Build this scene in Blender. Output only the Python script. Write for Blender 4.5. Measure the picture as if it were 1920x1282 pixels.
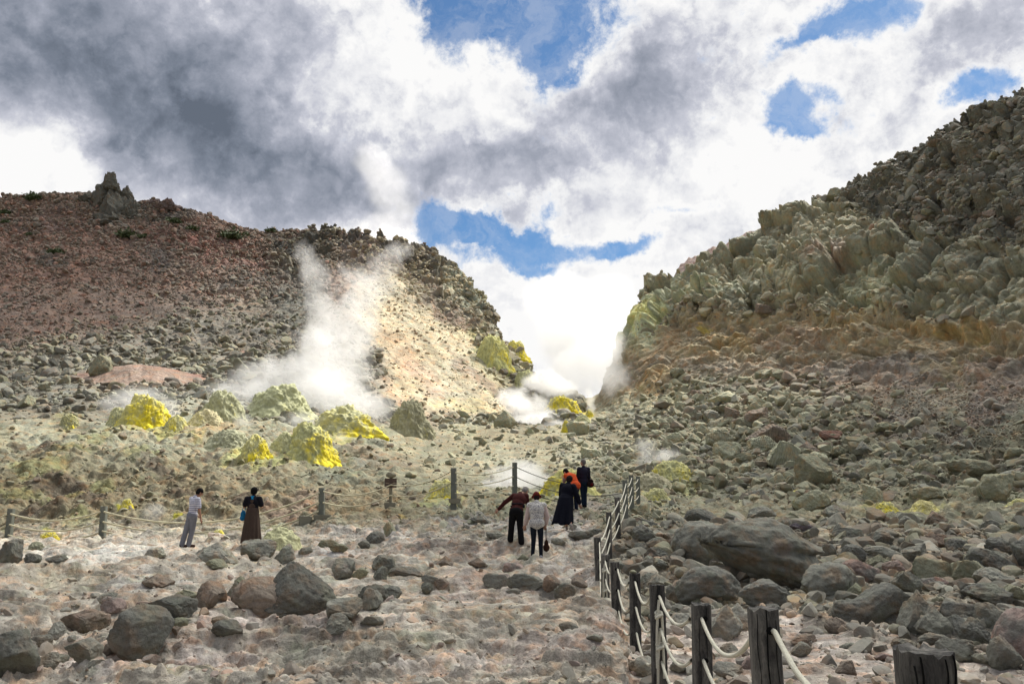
import bpy, bmesh, math, random
import numpy as np
from mathutils import Vector, Matrix
from mathutils.bvhtree import BVHTree

for o in list(bpy.data.objects):
    bpy.data.objects.remove(o, do_unlink=True)
SC = bpy.context.scene
COL = SC.collection
R = math.radians

# ------------------------------------------------------------------ camera
EYE = 1.65
PITCH = R(11.0)
FPX = 1493.0                       # focal length in photo pixels (28 mm on a 36 mm sensor, 1920 px wide)
cam_d = bpy.data.cameras.new('camera')
cam_d.lens = 28.0
cam_d.sensor_width = 36.0
cam_d.clip_start = 0.1
cam_d.clip_end = 20000
cam = bpy.data.objects.new('camera', cam_d)
COL.objects.link(cam)
cam.location = (0, 0, EYE)
cam.rotation_euler = (R(90) + PITCH, 0, 0)
SC.camera = cam
CP, SP = math.cos(PITCH), math.sin(PITCH)

SC.view_settings.view_transform = 'Standard'
SC.view_settings.look = 'None'
SC.view_settings.gamma = 1.0
SC.view_settings.exposure = 0.0
SC.render.engine = 'CYCLES'
cy = SC.cycles
cy.use_denoising = True
cy.max_bounces = 14
cy.diffuse_bounces = 3
cy.glossy_bounces = 2
cy.transmission_bounces = 2
cy.transparent_max_bounces = 12
cy.volume_bounces = 11
cy.volume_step_rate = 0.35
cy.volume_max_steps = 160
cy.sample_clamp_indirect = 6.0

# ------------------------------------------------------------------ sun + sky
SUN_AZ, SUN_EL = R(45), R(52)       # azimuth clockwise from +Y
SUN_DIR = Vector((math.sin(SUN_AZ) * math.cos(SUN_EL), math.cos(SUN_AZ) * math.cos(SUN_EL), math.sin(SUN_EL)))
sun_d = bpy.data.lights.new('sun', 'SUN')
sun_d.energy = 5.0
sun_d.angle = R(0.5)
sun_d.color = (1.0, 0.95, 0.86)
sun = bpy.data.objects.new('sun', sun_d)
COL.objects.link(sun)
sun.rotation_euler = (-SUN_DIR).to_track_quat('-Z', 'Y').to_euler()


class NT:
    """small helper to write node trees as expressions"""
    def __init__(s, tree):
        s.t = tree
        s.n = tree.nodes
        s.l = tree.links

    def new(s, typ, **kw):
        nd = s.n.new(typ)
        for k, v in kw.items():
            setattr(nd, k, v)
        return nd

    def put(s, sock, v):
        if v is None:
            return
        if isinstance(v, bpy.types.NodeSocket):
            s.l.new(v, sock)
        else:
            if hasattr(sock, 'default_value'):
                try:
                    sock.default_value = v
                except Exception:
                    sock.default_value = (*v, 1.0)

    def m(s, op, a, b=None, c=None, clamp=False):
        nd = s.new('ShaderNodeMath', operation=op, use_clamp=clamp)
        s.put(nd.inputs[0], a)
        if b is not None: s.put(nd.inputs[1], b)
        if c is not None: s.put(nd.inputs[2], c)
        return nd.outputs[0]

    def v(s, op, a, b=None, c=None, scale=None):
        nd = s.new('ShaderNodeVectorMath', operation=op)
        s.put(nd.inputs[0], a)
        if b is not None: s.put(nd.inputs[1], b)
        if c is not None: s.put(nd.inputs[2], c)
        if scale is not None: s.put(nd.inputs['Scale'], scale)
        return nd.outputs['Value'] if op in ('LENGTH', 'DISTANCE', 'DOT_PRODUCT') else nd.outputs['Vector']

    def noise(s, vec, scale, detail=4, rough=0.55, dist=0.0, lac=2.0, col=False):
        nd = s.new('ShaderNodeTexNoise')
        s.put(nd.inputs['Vector'], vec)
        nd.inputs['Scale'].default_value = scale
        nd.inputs['Detail'].default_value = detail
        nd.inputs['Roughness'].default_value = rough
        nd.inputs['Lacunarity'].default_value = lac
        nd.inputs['Distortion'].default_value = dist
        return nd.outputs['Color' if col else 'Fac']

    def mix(s, f, a, b, typ='MIX'):
        nd = s.new('ShaderNodeMix', data_type='RGBA', blend_type=typ)
        s.put(nd.inputs[0], f)
        s.put(nd.inputs[6], a if isinstance(a, bpy.types.NodeSocket) else (*a[:3], 1))
        s.put(nd.inputs[7], b if isinstance(b, bpy.types.NodeSocket) else (*b[:3], 1))
        return nd.outputs[2]

    def ramp(s, f, stops, interp='LINEAR'):
        nd = s.new('ShaderNodeValToRGB')
        r = nd.color_ramp
        r.interpolation = interp
        while len(r.elements) < len(stops):
            r.elements.new(0.5)
        for e, (p, c) in zip(r.elements, stops):
            e.position = p
            e.color = (*c, 1) if len(c) == 3 else c
        s.put(nd.inputs[0], f)
        return nd.outputs[0]

    def maprange(s, f, a, b, c=0.0, d=1.0, smooth=True):
        nd = s.new('ShaderNodeMapRange', interpolation_type='SMOOTHSTEP' if smooth else 'LINEAR')
        s.put(nd.inputs[0], f)
        for i, x in enumerate((a, b, c, d)):
            s.put(nd.inputs[i + 1], x)
        return nd.outputs[0]


def pix_uw(px, py):
    """photo pixel -> (X/Y, (Z-EYE)/Y) in the world"""
    a = (np.asarray(px, float) - 960) / FPX
    b = (641 - np.asarray(py, float)) / FPX
    den = CP - b * SP
    return a / den, (SP + b * CP) / den


def pix_pt(px, py, Y):
    u, w = pix_uw(px, py)
    return np.stack([u * Y, np.asarray(Y, float) + 0 * u, EYE + w * Y], -1)


def build_world():
    w = bpy.data.worlds.new('World')
    SC.world = w
    w.use_nodes = True
    T = NT(w.node_tree)
    T.n.clear()
    out = T.new('ShaderNodeOutputWorld')
    bg = T.new('ShaderNodeBackground')
    bg.inputs['Strength'].default_value = 0.1
    sky = T.new('ShaderNodeTexSky', sky_type='NISHITA')
    sky.sun_disc = False
    sky.sun_elevation = SUN_EL
    sky.sun_rotation = SUN_AZ
    sky.altitude = 300
    sky.air_density = 1.0
    sky.dust_density = 0.6
    sky.ozone_density = 1.6
    tc = T.new('ShaderNodeTexCoord')
    d = T.v('NORMALIZE', tc.outputs['Generated'])
    # warp the direction a little: ragged cloud edges
    w1 = T.v('SUBTRACT', T.noise(d, 7.0, 6, 0.6, col=True), (0.5, 0.5, 0.5))
    w2 = T.v('SUBTRACT', T.noise(d, 28.0, 5, 0.62, col=True), (0.5, 0.5, 0.5))
    dw = T.v('ADD', d, T.v('ADD', T.v('SCALE', w1, scale=0.10), T.v('SCALE', w2, scale=0.030)))
    sep = T.new('ShaderNodeSeparateXYZ')
    T.put(sep.inputs[0], dw)
    az = T.m('ARCTAN2', sep.outputs[0], sep.outputs[1])
    el = T.m('ARCSINE', T.m('MINIMUM', T.m('MAXIMUM', sep.outputs[2], -1.0), 1.0))

    def blob(px, py, rx, ry, rot=0.0, power=1.0):
        p = pix_pt(px, py, 1.0) - np.array([0, 0, EYE])
        p /= np.linalg.norm(p)
        a0, e0 = math.atan2(p[0], p[1]), math.asin(p[2])
        da = T.m('MULTIPLY', T.m('SUBTRACT', az, a0), math.cos(e0))
        de = T.m('SUBTRACT', el, e0)
        c, s_ = math.cos(R(rot)), math.sin(R(rot))
        x = T.m('ADD', T.m('MULTIPLY', da, c), T.m('MULTIPLY', de, s_))
        y = T.m('SUBTRACT', T.m('MULTIPLY', de, c), T.m('MULTIPLY', da, s_))
        sx, sy = FPX / rx, FPX / ry
        q = T.m('ADD', T.m('POWER', T.m('ABSOLUTE', T.m('MULTIPLY', x, sx)), 2.0), T.m('POWER', T.m('ABSOLUTE', T.m('MULTIPLY', y, sy)), 2.0))
        return T.m('POWER', 2.718, T.m('MULTIPLY', q, -0.9))

    def total(lst, base):
        acc = base
        for (px, py, rx, ry, rot, s_) in lst:
            acc = T.m('MULTIPLY_ADD', blob(px, py, rx, ry, rot), s_, acc)
        return acc

    # where the blue shows through
    holes = total([
        (975, 5, 150, 75, 0, 1.05), (1030, 115, 45, 62, 0, .85), (850, 40, 50, 60, 0, .6),
        (1605, 22, 85, 46, 0, .95), (1515, 72, 50, 18, 12, .6), (1497, 212, 50, 42, 10, .95), (1475, 262, 45, 16, 0, .6),
        (1850, 178, 60, 24, 20, .75), (845, 418, 90, 32, -20, 1.0), (965, 452, 120, 28, -5, 1.05), (1020, 400, 50, 28, 20, .55), (910, 490, 60, 14, 10, .3),
        (1180, 462, 70, 20, 0, .9), (990, 502, 60, 16, 0, .75), (795, 440, 40, 24, 30, .5), (1290, 390, 50, 12, 0, .4),
        (2300, 300, 200, 120, 0, .8), (-700, 200, 250, 160, 0, .6)], 0.0)
    n1 = T.noise(d, 10.0, 10, 0.64, 0.3)
    n2 = T.noise(d, 34.0, 9, 0.68, 0.2)
    edge = T.m('ADD', T.m('MULTIPLY', T.m('SUBTRACT', n1, 0.5), 1.25), T.m('MULTIPLY', T.m('SUBTRACT', n2, 0.5), 1.15))
    clear = T.m('ADD', holes, edge)
    veil = T.maprange(T.noise(dw, 17.0, 9, 0.66, 0.5), 0.36, 0.62, 0.80, 1.0)
    cover = T.m('SUBTRACT', 1.0, T.m('MULTIPLY', T.maprange(clear, 0.22, 0.72), veil))
    thin = T.maprange(clear, -0.15, 0.5)                   # bright rims next to the blue
    # thickness (dark bases) of the cloud
    dark = total([
        (90, 90, 330, 120, -12, .56), (330, 235, 300, 95, -18, .56), (560, 255, 240, 120, -15, .24), (720, 300, 170, 62, -10, .32),
        (520, 80, 220, 90, 0, .14), (640, 370, 200, 50, 0, .22), (300, 30, 300, 60, 0, .2), (960, 270, 90, 110, 0, .12),
        (1235, 140, 120, 55, 5, .55), (1080, 235, 130, 60, 25, .20), (975, 320, 100, 50, 0, .26), (1150, 300, 90, 50, 0, .16),
        (1830, 75, 110, 55, -10, .42), (1640, 200, 110, 40, 0, .22), (780, 240, 70, 80, 0, .1),
        (1160, 520, 160, 40, 0, .06), (300, 420, 260, 30, 0, .10), (880, 300, 60, 40, 0, .16), (700, 470, 90, 40, 0, -.2),
        (640, 190, 130, 50, -25, -.22), (30, 265, 110, 60, 25, -.36), (740, 60, 110, 150, 0, -.22), (920, 200, 110, 80, -30, -.22), (1120, 620, 220, 120, 0, -.4),
        (1350, 330, 200, 90, -20, -.06)], 0.11)
    s1 = T.noise(d, 4.5, 9, 0.58, 0.5)
    s2 = T.noise(dw, 20.0, 8, 0.62, 0.4)
    up = T.v('ADD', d, (0.006, 0.0, 0.022))
    s1u = T.noise(up, 11.0, 8, 0.6, 0.3)
    s1d = T.noise(d, 11.0, 8, 0.6, 0.3)
    relief = T.m('SUBTRACT', s1u, s1d)
    sh = T.m('ADD', dark, T.m('MULTIPLY', T.m('SUBTRACT', s1, 0.47), 0.62))
    sh = T.m('ADD', sh, T.m('MULTIPLY', T.m('SUBTRACT', s2, 0.5), 0.28))
    sh = T.m('ADD', sh, T.m('MULTIPLY', relief, 0.9))
    bil = T.m('ABSOLUTE', T.m('SUBTRACT', T.noise(dw, 12.0, 7, 0.5, 0.2), 0.5))
    sh = T.m('ADD', sh, T.m('MULTIPLY', T.m('SUBTRACT', 0.085, bil), 1.5))
    sh = T.m('SUBTRACT', T.m('MULTIPLY', sh, 0.80), T.m('MULTIPLY', thin, 0.24))
    # sky behind the camera darkened so light falls mainly from front and top
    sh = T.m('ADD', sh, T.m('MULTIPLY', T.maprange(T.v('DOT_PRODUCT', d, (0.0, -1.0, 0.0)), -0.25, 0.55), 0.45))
    ccol = T.ramp(sh, [(0.0, (9.7, 9.65, 9.6)), (0.14, (8.3, 8.35, 8.6)), (0.30, (5.7, 5.85, 6.6)), (0.52, (3.7, 3.95, 4.7)), (0.80, (2.05, 2.35, 2.95)), (1.0, (1.3, 1.55, 2.0))])
    blue = T.mix(1.0, sky.outputs[0], (0.64, 0.90, 1.08), 'MULTIPLY')
    # fill glow added to the sky above the frame to light the ground
    fill_glow_dir = (math.sin(R(38)) * math.cos(R(66)), math.cos(R(38)) * math.cos(R(66)), math.sin(R(66)))
    fill_glow = T.maprange(T.v('DOT_PRODUCT', d, fill_glow_dir), math.cos(R(31)), math.cos(R(6)), 0.0, 62.0)
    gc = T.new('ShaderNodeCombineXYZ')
    for i_, k_ in enumerate((1.0, .97, .90)): T.put(gc.inputs[i_], T.m('MULTIPLY', fill_glow, k_))
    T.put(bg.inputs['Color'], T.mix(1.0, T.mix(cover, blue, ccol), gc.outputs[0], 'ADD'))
    T.l.new(bg.outputs[0], out.inputs[0])
    w.cycles.sampling_method = 'MANUAL'
    w.cycles.sample_map_resolution = 512


build_world()


def tag(o, label=None, cat=None, group=None, kind=None):
    if label: o['label'] = label
    if cat: o['category'] = cat
    if group: o['group'] = group
    if kind: o['kind'] = kind
    return o


def link_mesh(name, me, parent=None):
    o = bpy.data.objects.new(name, me)
    COL.objects.link(o)
    if parent is not None:
        o.parent = parent
    return o


def empty(name, loc, rz=0.0):
    o = bpy.data.objects.new(name, None)
    COL.objects.link(o)
    o.empty_display_size = 0.2
    o.location = loc
    o.rotation_euler = (0, 0, rz)
    return o


def np_mesh(name, V, F, mat=None, col=None, smooth=False):
    """V (n,3), F (m,3|4) -> mesh; col (n,3) point colour attribute 'tint'"""
    me = bpy.data.meshes.new(name)
    V = np.ascontiguousarray(V, dtype=np.float32)
    F = np.ascontiguousarray(F, dtype=np.int32)
    me.vertices.add(len(V))
    me.vertices.foreach_set('co', V.ravel())
    k = F.shape[1]
    me.loops.add(F.size)
    me.loops.foreach_set('vertex_index', F.ravel())
    me.polygons.add(len(F))
    me.polygons.foreach_set('loop_start', np.arange(0, F.size, k, dtype=np.int32))
    me.polygons.foreach_set('use_smooth', np.full(len(F), smooth))
    me.update(calc_edges=True)
    if col is not None:
        a = me.attributes.new('tint', 'FLOAT_COLOR', 'POINT')
        c = np.ones((len(V), 4), np.float32)
        c[:, :3] = col
        a.data.foreach_set('color', c.ravel())
    if mat is not None:
        me.materials.append(mat)
    return me


# ------------------------------------------------------------------ numpy noise
_rs = np.random.RandomState(7)
_PERM = _rs.permutation(4096).astype(np.int64)
_G = _rs.normal(size=(4096, 3)).astype(np.float32)
_G /= np.linalg.norm(_G, axis=1, keepdims=True)
_RND = _rs.rand(4096, 4).astype(np.float32)


def _hash(ix, iy, iz):
    return _PERM[(_PERM[(_PERM[ix & 4095] + iy) & 4095] + iz) & 4095]


def perlin(P):
    P = np.asarray(P, np.float32)
    i = np.floor(P).astype(np.int64)
    f = P - i
    u = f * f * f * (f * (f * 6 - 15) + 10)
    res = 0
    for dx in (0, 1):
        wx = u[:, 0] if dx else 1 - u[:, 0]
        for dy in (0, 1):
            wy = u[:, 1] if dy else 1 - u[:, 1]
            for dz in (0, 1):
                wz = u[:, 2] if dz else 1 - u[:, 2]
                g = _G[_hash(i[:, 0] + dx, i[:, 1] + dy, i[:, 2] + dz)]
                res = res + wx * wy * wz * (g[:, 0] * (f[:, 0] - dx) + g[:, 1] * (f[:, 1] - dy) + g[:, 2] * (f[:, 2] - dz))
    return res * 1.5


def fbm(P, octaves=4, gain=0.5, ridged=False):
    P = np.asarray(P, np.float32)
    a, tot, n = 1.0, 0.0, 0.0
    for k in range(octaves):
        v = perlin(P * (2.03 ** k) + 17.3 * k)
        if ridged:
            v = 0.5 - np.abs(v) * 1.6
        tot = tot + a * v
        n += a
        a *= gain
    return tot / n


def worley(P, jitter=0.9):
    """returns F1, F2-F1, per-cell random (n,4) and offset vector to the nearest point"""
    P = np.asarray(P, np.float32)
    i = np.floor(P).astype(np.int64)
    n = len(P)
    f1 = np.full(n, 9.0, np.float32)
    f2 = np.full(n, 9.0, np.float32)
    idx = np.zeros(n, np.int64)
    off = np.zeros((n, 3), np.float32)
    for dx in (-1, 0, 1):
        for dy in (-1, 0, 1):
            for dz in (-1, 0, 1):
                c = i + np.array([dx, dy, dz])
                h = _hash(c[:, 0], c[:, 1], c[:, 2])
                q = c + 0.5 + (_RND[h][:, :3] - 0.5) * jitter
                dv = (P - q).astype(np.float32)
                dd = np.sqrt((dv * dv).sum(1))
                closer = dd < f1
                f2 = np.where(closer, f1, np.minimum(f2, dd))
                f1 = np.where(closer, dd, f1)
                idx = np.where(closer, h, idx)
                off = np.where(closer[:, None], dv, off)
    return f1, f2 - f1, _RND[idx], off, _G[idx]


def blocks(P, tilt=1.0, crack=0.5, cw=0.12):
    """faceted blocks: every cell is a tilted flat facet with a crack round it"""
    f1, e, r, off, g = worley(P)
    h = (r[:, 3] - 0.35) + tilt * (off * g).sum(1)
    k = sstep(e, 0.0, 2.2 * cw)
    return h * k - crack * (1 - k)


def sstep(x, a, b):
    t = np.clip((x - a) / (b - a), 0, 1)
    return t * t * (3 - 2 * t)


def pchip(x, y, xi):
    """monotone cubic along axis 0; y (n, m)"""
    x = np.asarray(x, float)
    y = np.asarray(y, float)
    h = np.diff(x)[:, None]
    dl = np.diff(y, axis=0) / h
    d = np.zeros_like(y)
    same = dl[:-1] * dl[1:] > 0
    w1, w2 = 2 * h[1:] + h[:-1], h[1:] + 2 * h[:-1]
    with np.errstate(divide='ignore', invalid='ignore'):
        d[1:-1] = np.where(same, (w1 + w2) / (w1 / dl[:-1] + w2 / dl[1:]), 0)
    d[0], d[-1] = dl[0], dl[-1]
    k = np.clip(np.searchsorted(x, xi, side='right') - 1, 0, len(x) - 2)
    t = ((xi - x[k]) / (x[k + 1] - x[k]))[:, None]
    hk = (x[k + 1] - x[k])[:, None]
    return ((1 + 2 * t) * (1 - t) ** 2 * y[k] + t * (1 - t) ** 2 * hk * d[k] + t * t * (3 - 2 * t) * y[k + 1] + t * t * (t - 1) * hk * d[k + 1])


# ------------------------------------------------------------------ materials
def rock_material(name, base=None, attr=False, bump=0.6, scale=1.0, vary=0.35, bands=False, patch=None, dist=0.05, rough=0.9, speck=0.25, hue=0.0):
    m = bpy.data.materials.new(name)
    m.use_nodes = True
    T = NT(m.node_tree)
    T.n.clear()
    out = T.new('ShaderNodeOutputMaterial')
    b = T.new('ShaderNodeBsdfPrincipled')
    b.inputs['Roughness'].default_value = rough
    b.inputs['Specular IOR Level'].default_value = 0.18
    geo = T.new('ShaderNodeNewGeometry')
    P = geo.outputs['Position']
    if attr:
        a = T.new('ShaderNodeAttribute', attribute_name='tint')
        c = a.outputs['Color']
    else:
        oi = T.new('ShaderNodeObjectInfo')
        rnd = oi.outputs['Random']
        c = T.mix(rnd, [x * 0.84 for x in base], [x * 1.18 for x in base])
    n_big = T.noise(P, 0.9 * scale, 5, 0.6)
    n_mid = T.noise(P, 5.0 * scale, 6, 0.65)
    n_fine = T.noise(P, 38.0 * scale, 4, 0.7)
    f = T.m('ADD', T.m('MULTIPLY', T.m('SUBTRACT', n_big, 0.5), 1.3 * vary), T.m('MULTIPLY', T.m('SUBTRACT', n_mid, 0.5), 1.8 * vary))
    f = T.m('ADD', f, T.m('MULTIPLY', T.m('SUBTRACT', n_fine, 0.5), speck * 2))
    f = T.m('ADD', f, 1.0)
    fc = T.new('ShaderNodeCombineXYZ')
    for i in range(3): T.put(fc.inputs[i], f)
    c = T.mix(1.0, c, fc.outputs[0], 'MULTIPLY')
    if hue:
        hn = T.noise(P, 2.2 * scale, 4, 0.6)
        c = T.mix(T.maprange(hn, 0.45, 0.7), c, T.mix(1.0, c, (1.22, 0.96, 0.80), 'MULTIPLY'))
        hn2 = T.noise(T.v('ADD', P, (31, 7, 3)), 1.3 * scale, 4, 0.6)
        c = T.mix(T.m('MULTIPLY', T.maprange(hn2, 0.5, 0.75), hue), c, T.mix(1.0, c, (0.90, 1.06, 0.88), 'MULTIPLY'))
    if patch:
        for (pc, lo, hi, sc) in patch:
            pn = T.noise(T.v('ADD', P, (11 * sc, 3, 5)), sc, 5, 0.6)
            c = T.mix(T.maprange(pn, lo, hi), c, pc)
    T.put(b.inputs['Base Color'], c)
    h = T.m('ADD', T.m('MULTIPLY', T.noise(P, 3.2 * scale, 10, 0.62), 1.0), T.m('MULTIPLY', T.noise(P, 45 * scale, 4, 0.7), 0.12))
    vo = T.new('ShaderNodeTexVoronoi', feature='F1')
    T.put(vo.inputs['Vector'], P)
    vo.inputs['Scale'].default_value = 7.0 * scale
    h = T.m('ADD', h, T.m('MULTIPLY', vo.outputs['Distance'], 0.22))
    if bands:
        oc = T.new('ShaderNodeTexCoord')
        wv = T.new('ShaderNodeTexWave', wave_type='BANDS', bands_direction='X')
        T.put(wv.inputs['Vector'], oc.outputs['Object'])
        wv.inputs['Scale'].default_value = 2.6
        wv.inputs['Distortion'].default_value = 3.0
        wv.inputs['Detail'].default_value = 4
        h = T.m('ADD', h, T.m('MULTIPLY', wv.outputs['Fac'], 0.6))
    bp = T.new('ShaderNodeBump')
    bp.inputs['Strength'].default_value = bump
    bp.inputs['Distance'].default_value = dist / scale
    T.put(bp.inputs['Height'], h)
    T.l.new(bp.outputs[0], b.inputs['Normal'])
    T.l.new(b.outputs[0], out.inputs[0])
    return m


def flat_material(name, col, rough=0.8, noise=0.12, scale=20, bump=0.0, spec=0.2):
    m = bpy.data.materials.new(name)
    m.use_nodes = True
    T = NT(m.node_tree)
    b = T.n['Principled BSDF']
    b.inputs['Roughness'].default_value = rough
    b.inputs['Specular IOR Level'].default_value = spec
    tc = T.new('ShaderNodeTexCoord')
    n = T.noise(tc.outputs['Object'], scale, 5, 0.6)
    T.put(b.inputs['Base Color'], T.mix(n, [x * (1 - noise * 2) for x in col], [x * (1 + noise * 2) for x in col]))
    if bump:
        bp = T.new('ShaderNodeBump')
        bp.inputs['Strength'].default_value = bump
        bp.inputs['Distance'].default_value = 0.01
        T.put(bp.inputs['Height'], n)
        T.l.new(bp.outputs[0], b.inputs['Normal'])
    return m
# ------------------------------------------------------------------ terrain
GROWS = [1700, 1450, 1282, 1180, 1110, 1060, 1010, 960, 910, 860, 800]
KNOTS = {
 -500: ([3.6, 5.2, 7.6, 10.6, 14.8, 20, 27, 31, 35, 40, 50], [(745, 68), (640, 105), (530, 140), (450, 170), (400, 185)]),
 -100: ([3.6, 5.2, 7.6, 10.6, 14.8, 20.2, 27.3, 31, 35, 40, 50], [(740, 70), (640, 105), (530, 140), (445, 170), (372, 186)]),
 250: ([3.6, 5.2, 7.6, 10.6, 14.8, 20.2, 27.3, 31, 35, 40.5, 51], [(728, 74), (650, 104), (540, 140), (450, 170), (372, 186)]),
 450: ([3.6, 5.2, 7.6, 10.7, 14.8, 20.2, 26.5, 30.5, 35, 42, 53], [(738, 74), (655, 104), (560, 137), (480, 166), (422, 184)]),
 600: ([3.6, 5.2, 7.6, 10.7, 14.8, 20.2, 25.5, 29.5, 36, 45, 58], [(750, 75), (660, 103), (570, 134), (490, 163), (430, 183)]),
 750: ([3.6, 5.2, 7.6, 10.7, 14.8, 20.1, 24.3, 28.6, 36, 47, 64], [(772, 77), (690, 102), (600, 128), (520, 152), (452, 178)]),
 820: ([3.6, 5.2, 7.6, 10.7, 14.8, 20, 24, 28.2, 36, 49, 70], [(782, 80), (708, 102), (625, 126), (545, 149), (472, 172)]),
 900: ([3.6, 5.2, 7.6, 10.6, 14.7, 20, 23.5, 27.8, 36, 51, 75], [(786, 85), (735, 101), (670, 119), (610, 134), (545, 155)]),
 940: ([3.6, 5.2, 7.6, 10.6, 14.6, 20, 23.2, 27.5, 36, 52, 77], [(785, 88), (750, 100), (710, 114), (665, 126), (612, 142)]),
 980: ([3.6, 5.2, 7.6, 10.6, 14.6, 20, 23.2, 27.6, 36.5, 52, 79], [(785, 90), (762, 100), (735, 111), (705, 120), (655, 136)]),
 1015: ([3.6, 5.2, 7.6, 10.6, 14.6, 20, 23.3, 28, 37, 51, 79], [(786, 90), (770, 99), (752, 108), (732, 117), (705, 130)]),
 1060: ([3.6, 5.2, 7.6, 10.6, 14.6, 19.9, 23.4, 28.3, 37, 50, 79], [(786, 88), (774, 99), (764, 112), (754, 126), (742, 145)]),
 1110: ([3.65, 5.25, 7.7, 10.9, 15.2, 19.4, 22.7, 27.8, 37.5, 50, 78], [(785, 86), (775, 96), (768, 106), (760, 118), (747, 134)]),
 1140: ([3.7, 5.3, 7.9, 11.3, 15.8, 18.8, 21.6, 27, 38, 50, 77], [(783, 84), (768, 94), (750, 104), (730, 113), (706, 124)]),
 1165: ([3.75, 5.4, 8.2, 12, 16.4, 18.8, 21.2, 26.6, 38, 49, 75], [(779, 83), (752, 93), (718, 103), (685, 110), (650, 119)]),
 1188: ([3.8, 5.5, 8.4, 12.6, 16.9, 18.9, 21.2, 26.5, 38, 48, 73], [(774, 82), (738, 92), (685, 102), (632, 109), (585, 119)]),
 1215: ([3.85, 5.55, 8.5, 12.6, 16.8, 18.9, 21.4, 26.8, 38, 47, 71], [(768, 81), (722, 91), (655, 100), (592, 107), (525, 119)]),
 1300: ([3.9, 5.6, 8.6, 12.2, 16.3, 18.9, 22, 27.5, 38, 46, 67], [(756, 78), (704, 88), (632, 95), (560, 101), (498, 113)]),
 1400: ([3.7, 5.4, 8.1, 11.6, 15.6, 18.6, 22.3, 28, 36, 43, 61], [(748, 73), (694, 84), (612, 91), (525, 98), (440, 114)]),
 1500: ([3.65, 5.3, 7.9, 11.3, 15.5, 18.5, 22.5, 28, 35, 42, 57], [(745, 69), (696, 79), (604, 86), (500, 94), (378, 112)]),
 1600: ([3.6, 5.25, 7.8, 11.2, 15.4, 18.5, 22.5, 27.5, 34, 40.5, 53], [(742, 65), (696, 74), (598, 80), (475, 89), (332, 108)]),
 1700: ([3.6, 5.2, 7.7, 11.1, 15.2, 18.4, 22.3, 27, 33, 39, 50], [(746, 60), (696, 68), (596, 74), (450, 84), (280, 102)]),
 1800: ([3.6, 5.2, 7.7, 11, 15, 18.3, 22, 26.5, 32, 37.5, 46], [(752, 55), (698, 62), (596, 67), (420, 78), (218, 96)]),
 1920: ([3.6, 5.2, 7.6, 11, 15, 18, 21.5, 25.5, 30.5, 35.5, 43], [(752, 50), (698, 56), (590, 61), (390, 72), (170, 90)]),
 2400: ([3.5, 5, 7.4, 10.4, 14, 17, 20, 23, 27, 31, 37], [(752, 42), (690, 46), (580, 50), (350, 60), (20, 78)]),
}
SIL = [(-500, 400), (-200, 380), (0, 369), (60, 366), (100, 360), (150, 358), (200, 362), (250, 372), (300, 376), (325, 384), (340, 392), (380, 402), (440, 420),
       (480, 429), (530, 433), (580, 428), (625, 427), (680, 442), (740, 450), (790, 456), (812, 464), (830, 480), (860, 500), (890, 530), (915, 566),
       (932, 596), (945, 636), (975, 660), (1000, 698), (1015, 712), (1040, 732), (1060, 741), (1085, 747), (1110, 745), (1125, 735), (1140, 706),
       (1158, 664), (1170, 634), (1180, 592), (1192, 562), (1205, 530), (1220, 520), (1250, 516), (1275, 507), (1300, 498), (1340, 482), (1390, 455),
       (1415, 438), (1422, 412), (1455, 396), (1490, 378), (1540, 358), (1600, 332), (1640, 322), (1665, 300), (1700, 278), (1760, 238), (1830, 208),
       (1880, 182), (1920, 170), (2100, 110), (2400, 20)]
PX0, PX1 = -360, 2290
QUAL = 1.0


def build_grid():
    kx = np.array(sorted(KNOTS), float)
    rows = np.array([[list(zip(GROWS, KNOTS[int(k)][0])) + KNOTS[int(k)][1]] for k in kx], float)[:, 0]   # (K, 16, 2)
    st = 1 / (0.5333 * 1.12 * QUAL)
    cx = np.concatenate([np.arange(PX0, -30, st * 3), np.arange(-30, 1950, st), np.arange(1950, PX1, st * 3)])
    py = pchip(kx, rows[:, :, 0], cx)
    ly = pchip(kx, np.log(rows[:, :, 1]), cx)
    sil = np.interp(cx, *np.array(SIL, float).T)
    py[:, -1] = sil
    for k, w in ((-2, 0.35), (-3, 0.12)):
        lim = py[:, k]
        old = pchip(kx, rows[:, -1:, 0], cx)[:, 0]
        py[:, k] = lim + (sil - old) * w
    # rows
    nseg = py.shape[1] - 1
    vis = (cx > 0) & (cx < 1920)
    ts = []
    for s in range(nseg):
        dpx = np.abs(py[vis, s + 1] - py[vis, s])
        n = int(max(6, (0.65 * dpx.max() + 0.35 * dpx.mean()) * 0.5333 * 1.12 * QUAL))
        n = n // 3 if s == 0 else int(n * 2.5) if s < 10 else int(n * 1.5)
        ts.append(s + np.arange(n) / n)
    ts.append([float(nseg)])
    ts = np.concatenate(ts)
    PYg = pchip(np.arange(nseg + 1), py.T, ts)        # (rows, cols)
    LYg = pchip(np.arange(nseg + 1), ly.T, ts)
    Yg = np.exp(LYg)
    PXg = np.broadcast_to(cx[None, :], PYg.shape)
    P = pix_pt(PXg, PYg, Yg)
    return ts, cx, PXg, PYg, P


TS, CX, PXG, PYG, PG = build_grid()
NR, NC = PXG.shape


def grid_normals(P):
    du = np.empty_like(P)
    dv = np.empty_like(P)
    du[:, 1:-1] = P[:, 2:] - P[:, :-2]; du[:, 0] = P[:, 1] - P[:, 0]; du[:, -1] = P[:, -1] - P[:, -2]
    dv[1:-1] = P[2:] - P[:-2]; dv[0] = P[1] - P[0]; dv[-1] = P[-1] - P[-2]
    n = np.cross(du, dv)
    n /= np.linalg.norm(n, axis=2, keepdims=True) + 1e-12
    n *= np.where(n[..., 2:3] < 0, -1, 1)
    return n


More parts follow.
